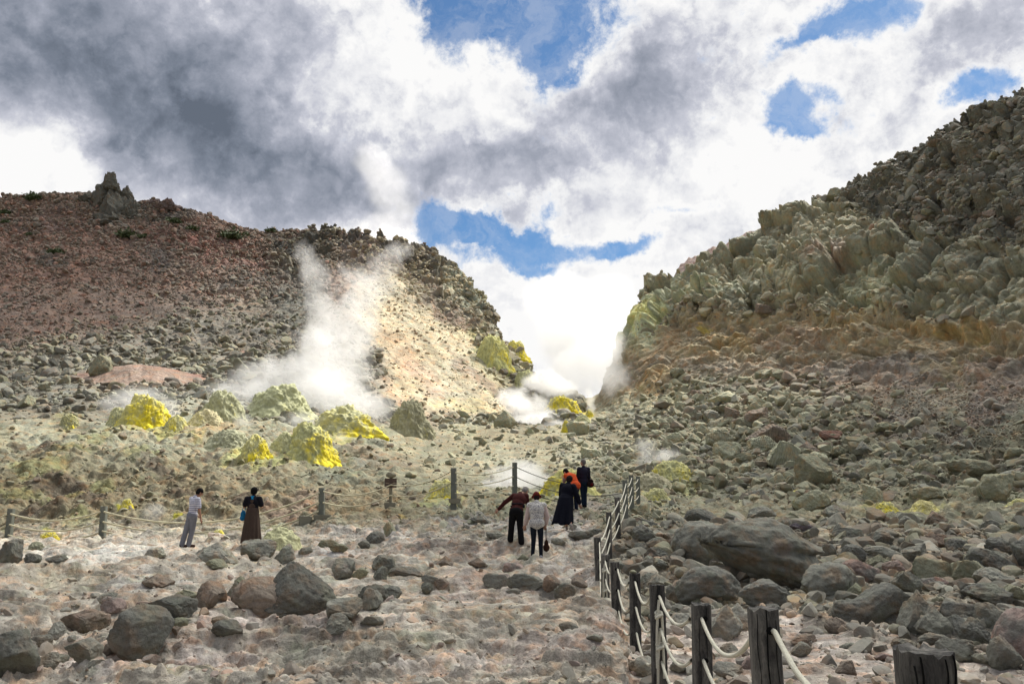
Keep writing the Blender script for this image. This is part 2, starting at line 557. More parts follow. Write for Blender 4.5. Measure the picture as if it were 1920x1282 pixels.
def ell(px, py, rx, ry, rot=0.0):
    c, s = math.cos(R(rot)), math.sin(R(rot))
    dx, dy = PXW - px, PYW - py
    x = (dx * c + dy * s) / rx
    y = (dy * c - dx * s) / ry
    return np.sqrt(x * x + y * y)


def poly_mask(pts, soft=14.0):
    """soft inside mask of a polygon in the (PXW, PYW) parameter plane"""
    pts = np.array(pts, float)
    best = np.full(PXW.shape, 1e9)
    inside = np.zeros(PXW.shape, bool)
    n = len(pts)
    for i in range(n):
        x0, y0 = pts[i]
        x1, y1 = pts[(i + 1) % n]
        ex, ey = x1 - x0, y1 - y0
        t = np.clip(((PXW - x0) * ex + (PYW - y0) * ey) / (ex * ex + ey * ey + 1e-9), 0, 1)
        d = np.hypot(PXW - x0 - t * ex, PYW - y0 - t * ey)
        best = np.minimum(best, d)
        if y0 != y1:
            cr = (PYW > min(y0, y1)) & (PYW <= max(y0, y1)) & (PXW < x0 + (PYW - y0) * ex / (ey if ey else 1e-9))
            inside ^= cr
    sd = np.where(inside, best, -best)
    return sstep(sd, -soft, soft)


flatP = PG.reshape(-1, 3)
YY = PG[..., 1]
# noise for ragged region borders, in parameter space scaled (world anchored: it is a property of each vertex)
wob = np.stack([PXG, PYG, 0 * PXG], -1).reshape(-1, 3)
wa = fbm(wob / 90.0, 5, 0.6).reshape(PXG.shape)
wb = fbm(wob / 90.0 + 55.5, 5, 0.6).reshape(PXG.shape)
PXW = PXG + wa * 60
PYW = PYG + wb * 42

TT = np.broadcast_to(TS[:, None], PXG.shape)
gnd = 1 - sstep(TT, 10.0, 10.9)                       # ground rows
hill = 1 - gnd
left = 1 - sstep(PXG, 1050, 1100)
right = sstep(PXG, 1095, 1150)
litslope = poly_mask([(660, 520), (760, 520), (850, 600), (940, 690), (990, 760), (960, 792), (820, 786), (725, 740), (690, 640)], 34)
ridge_rocks = poly_mask([(440, 480), (600, 415), (800, 440), (900, 530), (950, 620), (900, 625), (800, 545), (700, 505), (560, 520)], 22) * left
strata = poly_mask([(1120, 760), (1165, 650), (1260, 590), (1420, 570), (1560, 580), (1700, 600), (1930, 610), (2400, 620), (2400, 745), (1900, 740), (1600, 715), (1400, 705), (1200, 735)], 16) * right
cliffblk = poly_mask([(1160, 650), (1200, 500), (1420, 385), (1520, 365), (1690, 420), (1930, 470), (2400, 460), (2400, 620), (1930, 612), (1700, 602), (1560, 580), (1420, 570), (1260, 590)], 22) * right
upper = right * hill * (1 - cliffblk) * (1 - strata) * sstep(-PYG, -640, -560)
talus = right * sstep(-PYG, -960, -880) * (1 - strata) * (1 - cliffblk) * (1 - upper)
bank = (1 - sstep(PXG, 720, 860)) * sstep(TT, 6.3, 7.1) * gnd
fore = 1 - sstep(TT, 5.9, 7.0)
path = fore * (1 - sstep(PXG - 0.25 * (PYG - 1000), 1110, 1190))
rightfloor = fore * (1 - path)
mid = gnd * (1 - bank) * (1 - fore)
EDGE = sstep(TT, 0.0, 0.8)


def _spacing():
    dv = np.zeros(PXG.shape)
    dv[1:-1] = np.linalg.norm(PG[2:] - PG[:-2], axis=2) / 2
    dv[0], dv[-1] = dv[1], dv[-2]
    du = np.zeros(PXG.shape)
    du[:, 1:-1] = np.linalg.norm(PG[:, 2:] - PG[:, :-2], axis=2) / 2
    du[:, 0], du[:, -1] = du[:, 1], du[:, -2]
    return np.maximum(dv, np.minimum(du, dv * 3)).ravel()


SPC = _spacing()
CUR = None


def AMP(lam):
    return sstep(lam / CUR, 1.3, 3.4)


def F_(p, s, octv=4, gain=.5, rid=False, o=0.0):
    """band-limited fbm; s = frequency (scalar or per axis)"""
    s = np.broadcast_to(np.asarray(s, float), 3)
    lam = 1.0 / s.max()
    tot, n, a = 0.0, 0.0, 1.0
    for k in range(octv):
        w = AMP(lam * .9)
        if np.max(w) > .01:
            v = perlin(p * s * (2.03 ** k) + o + 17.3 * k)
            if rid: v = .5 - np.abs(v) * 1.6
            tot = tot + a * w * v
        n += a
        a *= gain
        lam /= 2.03
    return tot / n


def B_(p, s, tilt=.9, crack=.8, cw=.16, o=0.0):
    s = np.broadcast_to(np.asarray(s, float), 3)
    w = AMP(.55 / s.max())
    if np.max(w) < .01: return 0.0
    return w * blocks(p * s + o, tilt, crack, cw)


def add_where(D, mask, fn, thr=0.02):
    global CUR
    idx = np.nonzero(mask.ravel() > thr)[0]
    if len(idx):
        CUR = SPC[idx]
        D.ravel()[idx] += (mask.ravel()[idx] * fn(flatP[idx])).astype(D.dtype)


gravel_m = poly_mask([(1180, 1180), (1300, 1140), (1480, 1165), (1620, 1190), (1700, 1205), (1960, 1240), (2300, 1300), (2300, 1600), (1100, 1600)], 22)
STREAK = None
D = np.zeros(PXG.shape)
S3 = lambda a, b, c: np.array([a, b, c], float)
# foreground pavement: low flow ledges, pits and pebbly crust


def terrace(h, step, sharp=.25):
    q = h / step
    f = q - np.floor(q)
    return (np.floor(q) + sstep(f, 0, sharp)) * step


def pave(p):
    h = 0.50 * F_(p, S3(.42, .75, .5), 5, .56) + .13 * F_(p, S3(1.4, 3.0, 2), 4, .6, True, 7)
    return 0.8 * terrace(h, .09, .34) + .35 * h + .034 * B_(p, S3(3.2, 5.0, 5), .8, .7) + .036 * F_(p, 9, 4, .7) + .035 * B_(p, S3(1.3, 2.2, 2), .8, .8, .14, 3) + .02 * B_(p, 9, .9, .8, .18, 2)


add_where(D, fore * (1 - .6 * gravel_m), pave)
add_where(D, fore * gravel_m, lambda p: .012 * F_(p, 14, 4, .7) + .05 * F_(p, 1.3, 4))
add_where(D, path * sstep(YY, 11, 20), lambda p: 0.24 * F_(p, S3(.5, 1.0, 1.0), 5, .6, True, 31) + .10 * B_(p, S3(1.1, 1.6, 1.4), .8, .7))
# bank behind the rope fence: crusty lumps and hollows
add_where(D, bank, lambda p: 1.0 * F_(p, .28, 4, .55) + 0.46 * F_(p, S3(.6, .8, .8), 6, .68, True, 4) + 0.20 * B_(p, .5, .9, .6, .22) + .15 * B_(p, 1.3, .9, .7, .2, 5) + .08 * B_(p, 3.4, .9, .7, .2, 5))
add_where(D, mid, lambda p: 0.5 * F_(p, .22, 4, .55) + 0.36 * F_(p, .8, 6, .68, True, 14) + 0.14 * B_(p, .9, .9, .7, .2, 8) + .12 * B_(p, 2.2, .9, .8, .16, 5) + .06 * B_(p, 5, .9, .7, .18, 5))
# left hill
lh = hill * left
add_where(D, lh * (1 - 0.75 * litslope), lambda p: 1.9 * F_(p, .06, 5, .55) + 0.9 * F_(p, .22, 5, .62, True) + 0.40 * B_(p, .55) + .24 * B_(p, 1.3, .9, .8, .18, 3))
add_where(D, lh * litslope, lambda p: 0.35 * F_(p, .16, 4, .5) + 0.12 * F_(p, .9, 4, .65) + 0.22 * F_(p, S3(.5, .12, .12), 4, .5, True))
add_where(D, ridge_rocks, lambda p: 1.5 * B_(p, S3(.28, .28, .17), .9, .5, .14) + .7 * B_(p, .62, .9, .6, .16, 7) + .3 * B_(p, 1.5, .9, .6, .16))
# right cliff
add_where(D, cliffblk, lambda p: 2.3 * B_(p, S3(.13, .13, .09), .95, .8, .06, 2.2) + .80 * B_(p, S3(.40, .40, .22), .95, .7, .09) + .36 * B_(p, 1.0, .9, .6, .12, 4) + .12 * B_(p, 2.6, .9, .5, .15, 2) + 1.0 * F_(p, .1, 4, .5))


def beds(t, lat, f, seed):
    """bedding: every layer stands in or out by its own amount"""
    q = t * f + .35 * lat
    k = np.floor(q).astype(np.int64)
    fr = q - k
    r0 = _RND[(k * 7 + seed) & 4095][:, 0]
    r1 = _RND[((k + 1) * 7 + seed) & 4095][:, 0]
    return r0 + (r1 - r0) * sstep(fr, .78, 1.0) - .35 * np.exp(-((fr - .9) / .06) ** 2)


def strat(p):
    t = p[:, 2] - 0.22 * p[:, 0] + 1.3 * perlin(p * .10) + .4 * perlin(p * .45)
    lat = perlin(p * S3(.3, .3, .3)) * 2 + perlin(p * .9 + 4)
    lay = np.stack([p[:, 0], p[:, 1], t], 1)
    m = sstep(F_(p, .2, 3, .5, False, 9), -.25, .1)
    return 1.7 * F_(p, .13, 4, .55, True) + m * (.55 * beds(t, lat, .8, 3) + .30 * beds(t, lat, 2.3, 11) * 1.0) + 0.42 * B_(lay, S3(.25, .25, .7), .7, .9, .12) + .22 * B_(lay, S3(.7, .7, 2.0), .8, .9, .16, 4) + .7 * F_(p, S3(.5, .5, .16), 5, .62, True, 4) + .12 * B_(p, 2.2, .9, .8, .18) + .12 * F_(p, 3, 3, .6)


add_where(D, strata, strat)
# hollows under the ledge of the cliff
ledge = poly_mask([(1240, 600), (1420, 575), (1560, 590), (1700, 612), (1940, 640), (2400, 640), (2400, 668), (1900, 672), (1700, 650), (1560, 622), (1420, 612), (1260, 640)], 12) * right
add_where(D, ledge, lambda p: -1.1 - 1.5 * np.clip(fbm(p * S3(.16, .16, .3) + 3, 3, .5), -.2, 1))
add_where(D, upper, lambda p: 1.7 * B_(p, .26, .9, .6, .12, 1) + .8 * B_(p, .62, .9, .6, .15, 5) + .34 * B_(p, 1.5, .9, .6, .16) + 1.6 * F_(p, .07, 4, .55))
add_where(D, talus * (1 - fore), lambda p: 0.9 * F_(p, .12, 4, .5) + .28 * B_(p, .8, .9, .7, .18) + .15 * B_(p, 2.1, .9, .7, .2, 2))
rb = np.sqrt(((PXG - 262) / 138) ** 2 + ((PYG + wa * 5 - 718) / 19) ** 2)
REDB = 1 - sstep(rb + wb * .10, .82, 1.05)
D = D * (1 - .8 * REDB) + 1.7 * (1 - sstep(rb, .0, 1.25)) + .12 * REDB * fbm(flatP * .9, 4, .6).reshape(PXG.shape)
D *= EDGE
# gully between the cliff foot and the middle of the valley, red bank shelf
N0 = grid_normals(PG)
PD = PG + N0 * D[..., None]
# back side of the ridges and skirts all round
ridge = PD[-1]


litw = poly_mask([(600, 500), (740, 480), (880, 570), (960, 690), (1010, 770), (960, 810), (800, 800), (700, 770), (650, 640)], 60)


def paint():
    AMPC = sstep(.3 / SPC, 1.0, 3.0).reshape(PXG.shape)
    C = np.zeros(PXG.shape + (3,))

    def base(mask, col):
        nonlocal C
        C = C * (1 - mask[..., None]) + np.array(col) * mask[..., None]
    base(np.ones(PXG.shape), (.30, .29, .205))
    base(mid, (.345, .335, .235))
    base(bank * sstep(-PYG, -870, -830), (.35, .345, .25))
    base(bank * (1 - sstep(-PYG, -900, -845)), (.262, .235, .155))
    base(path, (.355, .325, .27))
    base(rightfloor, (.24, .215, .155))
    base(talus * (1 - fore), (.245, .24, .175))
    lower = sstep(PYG, 520, 660)
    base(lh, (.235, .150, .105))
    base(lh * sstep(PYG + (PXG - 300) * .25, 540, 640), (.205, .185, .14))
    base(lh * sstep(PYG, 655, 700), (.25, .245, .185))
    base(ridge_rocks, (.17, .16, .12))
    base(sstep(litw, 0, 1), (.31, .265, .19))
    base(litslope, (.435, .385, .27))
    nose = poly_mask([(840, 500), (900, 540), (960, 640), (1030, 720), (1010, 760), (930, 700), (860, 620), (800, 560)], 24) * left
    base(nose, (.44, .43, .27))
    base(upper, (.155, .155, .125))
    base(cliffblk, (.285, .28, .20))
    base(strata, (.33, .285, .19))
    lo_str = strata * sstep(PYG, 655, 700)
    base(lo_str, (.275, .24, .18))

    def spot(px, py, rx, ry, col, s=1.0, rot=0, lo=.55, hi=1.1):
        nonlocal C
        m = (1 - sstep(ell(px, py, rx, ry, rot), lo, hi)) * s
        C = C * (1 - m[..., None]) + np.array(col) * m[..., None]
    # left hill
    spot(60, 480, 220, 90, (.25, .135, .09), .8)
    spot(380, 460, 150, 40, (.24, .115, .085), .8, 15)
    spot(383, 458, 36, 14, (.36, .14, .09), .8, 20)
    spot(250, 560, 260, 30, (.23, .165, .12), .5, 5)
    spot(330, 490, 90, 30, (.21, .15, .115), .7, 25)
    spot(120, 420, 180, 30, (.17, .12, .10), .6)
    spot(300, 395, 60, 22, (.10, .095, .085), .8, 15)
    spot(100, 490, 40, 14, (.09, .09, .08), .8)
    spot(300, 490, 34, 30, (.12, .105, .095), .8)
    spot(460, 520, 90, 14, (.11, .11, .095), .7, -20)
    spot(600, 450, 120, 22, (.105, .105, .09), .9)
    spot(640, 428, 60, 8, (.26, .17, .13), .6)
    spot(690, 480, 60, 30, (.26, .20, .16), .8, 30)
    spot(560, 570, 60, 50, (.15, .155, .125), .7, 20)
    spot(640, 540, 40, 60, (.33, .24, .18), .9, 0)
    spot(830, 560, 130, 22, (.27, .22, .16), .8, 38)
    spot(885, 545, 60, 20, (.25, .27, .18), 1, 55)
    spot(760, 490, 60, 30, (.17, .155, .115), .9, 40)
    spot(850, 600, 90, 14, (.24, .18, .13), .9, 38)
    spot(920, 650, 60, 24, (.45, .46, .20), .9, 35)
    spot(965, 655, 30, 18, (.55, .50, .07), .9, 20)
    spot(930, 700, 80, 18, (.33, .32, .21), .8, 32)
    spot(985, 700, 36, 14, (.50, .48, .16), .8, 30)
    spot(900, 715, 110, 12, (.30, .24, .18), .8, 38)
    spot(745, 660, 30, 60, (.43, .32, .22), .5, -30)
    spot(790, 700, 80, 22, (.45, .32, .24), .5, 38)
    spot(760, 745, 80, 14, (.46, .32, .2), .5, 30)
    spot(880, 770, 90, 16, (.50, .45, .27), .6, 15)
    spot(40, 710, 90, 8, (.24, .15, .10), .6)
    spot(180, 612, 30, 6, (.30, .17, .11), .7)
    spot(455, 655, 30, 8, (.30, .17, .12), .7)
    rr = REDB[..., None]
    redc = np.array([.29, .125, .080]) + (np.array([.37, .25, .175]) - np.array([.29, .125, .080])) * sstep(PYG + wb * 16 + wa * 10, 708, 728)[..., None]
    C = C * (1 - rr) + redc * rr
    # plateau with the mounds
    for (x, y, rx, ry) in [(270, 806, 90, 9), (480, 862, 60, 9), (590, 866, 70, 9), (660, 816, 80, 9), (830, 932, 60, 8), (1060, 936, 90, 8), (1260, 908, 70, 9), (1660, 962, 50, 5), (1735, 962, 50, 5), (330, 808, 60, 8), (520, 1034, 50, 6)]:
        spot(x, y, rx, ry, (.45, .45, .20), .8)
    spot(480, 770, 260, 40, (.40, .41, .30), .8)
    spot(400, 800, 60, 12, (.48, .38, .22), .8)
    spot(600, 870, 90, 18, (.45, .46, .22), .6, 10)
    spot(460, 858, 80, 10, (.44, .46, .2), .6)
    # bank
    for (x, y, rx, ry) in [(60, 870, 60, 18), (130, 845, 50, 12), (40, 905, 60, 16), (200, 905, 40, 20), (250, 850, 50, 10), (235, 945, 12, 9), (125, 790, 26, 14), (110, 930, 50, 14), (150, 980, 40, 12), (90, 1000, 16, 10), (330, 975, 14, 8), (20, 975, 20, 20), (410, 1000, 30, 10), (530, 1000, 36, 22), (180, 820, 30, 8)]:
        spot(x, y, rx, ry, (.29, .30, .12), .5)
    for (x, y) in [(236, 943), (88, 1004), (210, 986), (410, 998), (330, 970)]:
        spot(x, y, 8, 6, (.50, .47, .06), .9)
    for (x, y, rx, ry, r_) in [(110, 900, 70, 16, 10), (170, 940, 50, 16, -10), (300, 880, 60, 12, 20), (70, 950, 60, 12, 0), (440, 930, 60, 16, 10), (240, 970, 40, 12, 0), (345, 925, 50, 10, 15), (60, 830, 50, 10, 0), (380, 850, 60, 8, 10), (520, 950, 40, 12, 0), (0, 1000, 60, 10, 0)]:
        spot(x, y, rx, ry, (.145, .115, .085), .75, r_)
    spot(560, 950, 80, 30, (.30, .23, .18), .7)
    spot(700, 860, 100, 16, (.30, .25, .18), .7, 20)
    spot(720, 900, 180, 20, (.27, .275, .20), .8)
    spot(640, 870, 120, 16, (.20, .205, .165), .8)
    # foreground
    K_ = 1.04
    for (x, y, rx, ry, c, s_) in [(180, 1045, 180, 22, (.40, .40, .385), .85), (250, 1100, 160, 18, (.42, .41, .39), .7), (120, 1090, 130, 20, (.29, .265, .185), .7),
                                  (60, 1150, 100, 24, (.29, .26, .19), .6), (520, 1180, 230, 36, (.43, .355, .325), .8), (300, 1240, 260, 30, (.40, .335, .315), .8),
                                  (700, 1215, 240, 22, (.27, .265, .21), .7), (350, 1262, 90, 12, (.27, .25, .15), .8), (850, 1250, 200, 24, (.40, .36, .335), .8),
                                  (900, 1110, 120, 22, (.41, .345, .32), .7), (700, 1010, 130, 18, (.36, .35, .34), .7), (640, 1040, 90, 12, (.42, .41, .40), .8),
                                  (820, 1040, 130, 18, (.25, .21, .185), .8), (900, 975, 110, 14, (.34, .335, .325), .8), (1040, 1000, 90, 40, (.37, .365, .36), .75),
                                  (1070, 1080, 60, 30, (.36, .34, .335), .7), (850, 1070, 80, 14, (.28, .27, .215), .7), (960, 1160, 120, 20, (.28, .265, .20), .6),
                                  (1100, 960, 70, 10, (.42, .37, .33), .7), (740, 970, 60, 10, (.38, .33, .3), .5), (1010, 1230, 140, 24, (.42, .35, .32), .7), (760, 960, 14, 6, (.42, .33, .12), .7),
                                  (1120, 1200, 60, 30, (.40, .32, .29), .7), (450, 1130, 90, 16, (.38, .32, .3), .6)]:
        spot(x, y, rx, ry, tuple(q * K_ for q in c), s_)
    gravel = poly_mask([(1180, 1180), (1300, 1140), (1480, 1165), (1620, 1190), (1700, 1205), (1960, 1240), (2300, 1300), (2300, 1600), (1100, 1600)], 22)
    C = C * (1 - gravel[..., None] * .9) + np.array((.40, .345, .315)) * gravel[..., None] * .9
    spot(1480, 1140, 90, 16, (.37, .30, .185), .8)
    spot(1430, 1150, 90, 14, (.36, .30, .19), .8)
    spot(1650, 1075, 60, 12, (.36, .27, .19), .7)
    spot(1560, 1010, 110, 16, (.31, .28, .19), .6)
    spot(1250, 1000, 90, 40, (.25, .235, .165), .6)
    spot(1500, 950, 110, 22, (.26, .24, .16), .7)
    spot(1270, 900, 70, 20, (.42, .44, .24), .8)
    spot(1225, 930, 40, 10, (.44, .45, .22), .7)
    spot(1200, 880, 60, 18, (.38, .375, .29), .7)
    spot(1800, 940, 140, 16, (.24, .24, .165), .6)
    # valley middle
    spot(1070, 775, 50, 16, (.52, .46, .10), .8)
    spot(1020, 860, 110, 24, (.40, .385, .28), .7)
    spot(900, 800, 80, 16, (.42, .43, .30), .7)
    spot(1000, 915, 140, 16, (.36, .36, .26), .6)
    # cliff
    spot(1200, 590, 50, 70, (.42, .45, .30), .95, 15)
    spot(1195, 600, 12, 40, (.55, .56, .24), .8, 12)
    spot(1230, 600, 10, 30, (.52, .53, .25), .6, -30)
    spot(1300, 550, 90, 40, (.35, .37, .255), .8, -15)
    spot(1470, 530, 60, 60, (.36, .355, .25), .7)
    spot(1620, 540, 100, 60, (.30, .315, .215), .7)
    spot(1760, 560, 120, 50, (.25, .25, .18), .6)
    spot(1560, 470, 50, 20, (.30, .22, .17), .6, -20)
    spot(1660, 420, 80, 9, (.27, .16, .11), .7, -28)
    spot(1780, 470, 150, 50, (.16, .165, .13), .5)
    spot(1240, 660, 70, 22, (.33, .25, .15), .6, -30)
    spot(1380, 640, 50, 18, (.37, .28, .13), .6)
    spot(1330, 620, 18, 10, (.48, .38, .10), .8)
    spot(1570, 600, 60, 26, (.37, .30, .16), .6)
    spot(1700, 620, 120, 16, (.34, .26, .12), .5)
    spot(1800, 625, 70, 12, (.36, .26, .08), .45)
    spot(1795, 700, 12, 40, (.36, .30, .09), .5)
    spot(1490, 640, 90, 30, (.28, .215, .16), .6)
    spot(1230, 720, 60, 18, (.36, .28, .15), .7, -25)
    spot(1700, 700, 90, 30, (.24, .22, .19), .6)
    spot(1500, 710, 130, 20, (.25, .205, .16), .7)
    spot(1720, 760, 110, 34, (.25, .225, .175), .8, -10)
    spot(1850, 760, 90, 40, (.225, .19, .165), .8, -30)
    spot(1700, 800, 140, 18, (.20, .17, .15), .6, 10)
    spot(1220, 760, 70, 16, (.34, .33, .22), .8, -20)
    spot(1700, 715, 330, 34, (.245, .205, .165), .7, -4)
    spot(1760, 700, 60, 16, (.30, .26, .16), .6)
    # streaks of debris running down the sunlit slope
    ss = fbm(np.stack([(PXG - PYG * 1.15).ravel() / 14, (PXG + PYG).ravel() / 170, 0 * PXG.ravel()], 1), 5, .6).reshape(PXG.shape)
    C *= (1 + litw * lh * .75 * ss)[..., None]
    # random mineral mottling
    q = flatP
    m1 = fbm(np.stack([PXG.ravel() / 60, PYG.ravel() / 34, 0 * PXG.ravel()], 1), 5, .62).reshape(PXG.shape)
    m2 = fbm(np.stack([PXG.ravel() / 26 + 9, PYG.ravel() / 13, 0 * PXG.ravel()], 1), 5, .66).reshape(PXG.shape)
    m4 = fbm(flatP * 3.0, 4, .7).reshape(PXG.shape)
    C *= (1 + .45 * m1 + .6 * m2 + .45 * m4 * AMPC)[..., None]
    m5 = fbm(flatP * S3(1.1, 2.4, 2.0), 5, .62).reshape(PXG.shape)
    m6 = fbm(flatP * S3(.35, .8, .8) + 8, 5, .62).reshape(PXG.shape)
    C *= (1 + fore * (.34 * sstep(m5, .0, .25) - .26 * sstep(-m5, .0, .25) + .45 * m6))[..., None]
    m3 = fbm(np.stack([PXG.ravel() / 80 + 3, PYG.ravel() / 40, 0 * PXG.ravel() + 5], 1), 4, .6).reshape(PXG.shape)
    C[..., 0] *= 1 + .12 * m3
    C[..., 2] *= 1 - .16 * m3
    lum = C.mean(-1, keepdims=True)
    desat = np.clip(1.5 * fore + lh * (1 - litslope) * 1.15, 0, 1.6)[..., None] * .30
    C = C * (1 - desat) + lum * desat
    C = C * (1 + fore[..., None] * np.array([.16, .12, .03]))
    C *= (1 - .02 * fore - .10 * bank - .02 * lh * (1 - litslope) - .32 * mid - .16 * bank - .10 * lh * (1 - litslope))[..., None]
    return np.clip(C, .02, .8)


CG = paint()


def emit_terrain():
    m_hill = rock_material('hillside_scree', attr=True, bump=1.0, scale=0.45, vary=.42, dist=.13, hue=.5, speck=.3)
    m_cliff = rock_material('cliff_rock', attr=True, bump=1.0, scale=0.6, vary=.38, dist=.16, hue=.5, speck=.2)
    m_gr = rock_material('volcanic_ground', attr=True, bump=1.0, scale=1.6, vary=.55, dist=.16, hue=.5, speck=.5)
    m_val = rock_material('valley_ground', attr=True, bump=1.0, scale=0.9, vary=.4, dist=.12, hue=.5, speck=.3)
    P = PD.copy()
    C = CG
    # extra rows: towards and behind the camera (front), and behind the ridges (back)
    f1 = P[0].copy(); f1[:, 1] = 0.6; f1[:, 0] = P[0][:, 0] * 1.4; f1[:, 2] = 0.0
    f2 = f1.copy(); f2[:, 1] = -14; f2[:, 0] = P[0][:, 0] * 5; f2[:, 2] = -.2
    d = ridge.copy(); d[:, 2] = 0
    d /= np.linalg.norm(d, axis=1, keepdims=True)
    b1 = ridge + d * 7; b1[:, 2] -= 2.5
    b2 = ridge + d * 28; b2[:, 2] = ridge[:, 2] * .70
    b3 = ridge + d * 90; b3[:, 2] = -4
    P = np.concatenate([f2[None], f1[None], P, b1[None], b2[None], b3[None]], 0)
    C = np.concatenate([C[:1], C[:1], C, C[-1:], C[-1:], C[-1:]], 0)
    n = P.shape[0]
    tt = np.concatenate([[0, 0], TS, [99, 99, 99]])
    # quad ownership
    qc = CX[:-1]
    qt = tt[:-1]
    own = np.zeros((n - 1, NC - 1), int)                    # 0 ground
    isup = qt[:, None] >= 10.35
    own[(isup & (qc[None, :] < 1085))] = 1                  # left hill
    own[(isup & (qc[None, :] >= 1085))] = 2                 # cliff
    own[((qt[:, None] >= 6.6) & (qt[:, None] < 10.35)) & (qc[None, :] > -9999)] = 3   # valley floor
    ii, jj = np.meshgrid(np.arange(n - 1), np.arange(NC - 1), indexing='ij')
    a = ii * NC + jj
    quads = np.stack([a, a + 1, a + 1 + NC, a + NC], -1)
    Pf, Cf = P.reshape(-1, 3), C.reshape(-1, 3)
    for k, (nm, mat) in enumerate([('ground', m_gr), ('hillside', m_hill), ('cliff', m_cliff), ('valley_floor', m_val)]):
        q = quads[own == k]
        used, inv = np.unique(q.ravel(), return_inverse=True)
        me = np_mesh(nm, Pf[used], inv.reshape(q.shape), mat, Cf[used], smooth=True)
        tag(link_mesh(nm, me), kind='structure')
    # the land beyond: one big low sheet
    V = []
    F = []
    n_ = 48
    rad = [0.1, 30, 120, 400, 1500, 9000]
    for r_ in rad:
        for k in range(n_):
            t = 2 * math.pi * k / n_
            V.append((r_ * math.cos(t), r_ * math.sin(t), -3.0 if r_ > 30 else -3.0))
    for i in range(len(rad) - 1):
        for k in range(n_):
            F.append((i * n_ + k, i * n_ + (k + 1) % n_, (i + 1) * n_ + (k + 1) % n_, (i + 1) * n_ + k))
    me = np_mesh('terrain', np.array(V), np.array(F), m_val, np.tile([[.30, .28, .22]], (len(V), 1)))
    tag(link_mesh('terrain', me), kind='structure')
    # far ridge behind the cliff
    xs = np.linspace(1225, 1520, 160)
    rid = np.interp(xs, [1225, 1262, 1275, 1290, 1320, 1360, 1400, 1440, 1520], [560, 522, 496, 484, 472, 456, 436, 420, 400])
    rows_ = []
    cols_ = []
    for k, (f, Y) in enumerate([(1, 170), (.66, 163), (.33, 156), (0, 150), (-.8, 140)]):
        pass
    nr_ = 70
    for i in range(nr_):
        t = i / (nr_ - 1)
        rows_.append(pix_pt(xs, rid + (1 - t) * 90, 150 + 30 * t))
    G = np.array(rows_)
    nn = fbm(G.reshape(-1, 3) * .25, 5, .6).reshape(G.shape[:2]) * 1.2 + blocks(G.reshape(-1, 3) * .8, .9, .4, .2).reshape(G.shape[:2]) * .35
    G[..., 2] += nn
    back = G[-1] + np.array([0, 60, -60])
    G = np.concatenate([G, back[None]], 0)
    ii, jj = np.meshgrid(np.arange(G.shape[0] - 1), np.arange(len(xs) - 1), indexing='ij')
    a = ii * len(xs) + jj
    q = np.stack([a, a + 1, a + 1 + len(xs), a + len(xs)], -1).reshape(-1, 4)
    me = np_mesh('distant_hill', G.reshape(-1, 3), q, m_hill, np.tile([[.24, .185, .165]], (G.shape[0] * len(xs), 1)), smooth=True)
    tag(link_mesh('distant_hill', me), kind='structure')


emit_terrain()

# coarse BVH for placing things
_st = 3
_ri = np.arange(0, NR, 5)
_ci = np.arange(0, NC, _st)
_Pc = PD[np.ix_(_ri, _ci)]
_n2 = len(_ci)
_ii, _jj = np.meshgrid(np.arange(len(_ri) - 1), np.arange(_n2 - 1), indexing='ij')
_a = (_ii * _n2 + _jj).ravel()
BVH = BVHTree.FromPolygons([tuple(p) for p in _Pc.reshape(-1, 3).tolist()], np.stack([_a, _a + 1, _a + 1 + _n2, _a + _n2], -1).tolist())
CAMV = Vector((0, 0, EYE))


def hit_pix(px, py):
    """point of the terrain seen at a photo pixel"""
    u, w = pix_uw(px, py)
    d = Vector((float(u), 1.0, float(w))).normalized()
    loc, n, i, t = BVH.ray_cast(CAMV, d)
    return loc


def ground_z(x, y, top=60.0):
    loc, n, i, t = BVH.ray_cast(Vector((x, y, top)), Vector((0, 0, -1)))
    return loc.z if loc else 0.0
# ------------------------------------------------------------------ unseen cloud puffs added out of frame to shade chosen ground areas
E1 = Vector((math.cos(SUN_AZ), -math.sin(SUN_AZ), 0))
E2 = SUN_DIR.cross(E1)
if E2.z < 0: E2 = -E2


def ico(sub):
    bm = bmesh.new()
    bmesh.ops.create_icosphere(bm, subdivisions=sub, radius=1.0)
    bm.verts.ensure_lookup_table()
    V = np.array([v.co[:] for v in bm.verts])
    F = np.array([[v.index for v in f.verts] for f in bm.faces])
    bm.free()
    return V, F


ICO = {k: ico(k) for k in (1, 2, 3, 4, 5, 6)}


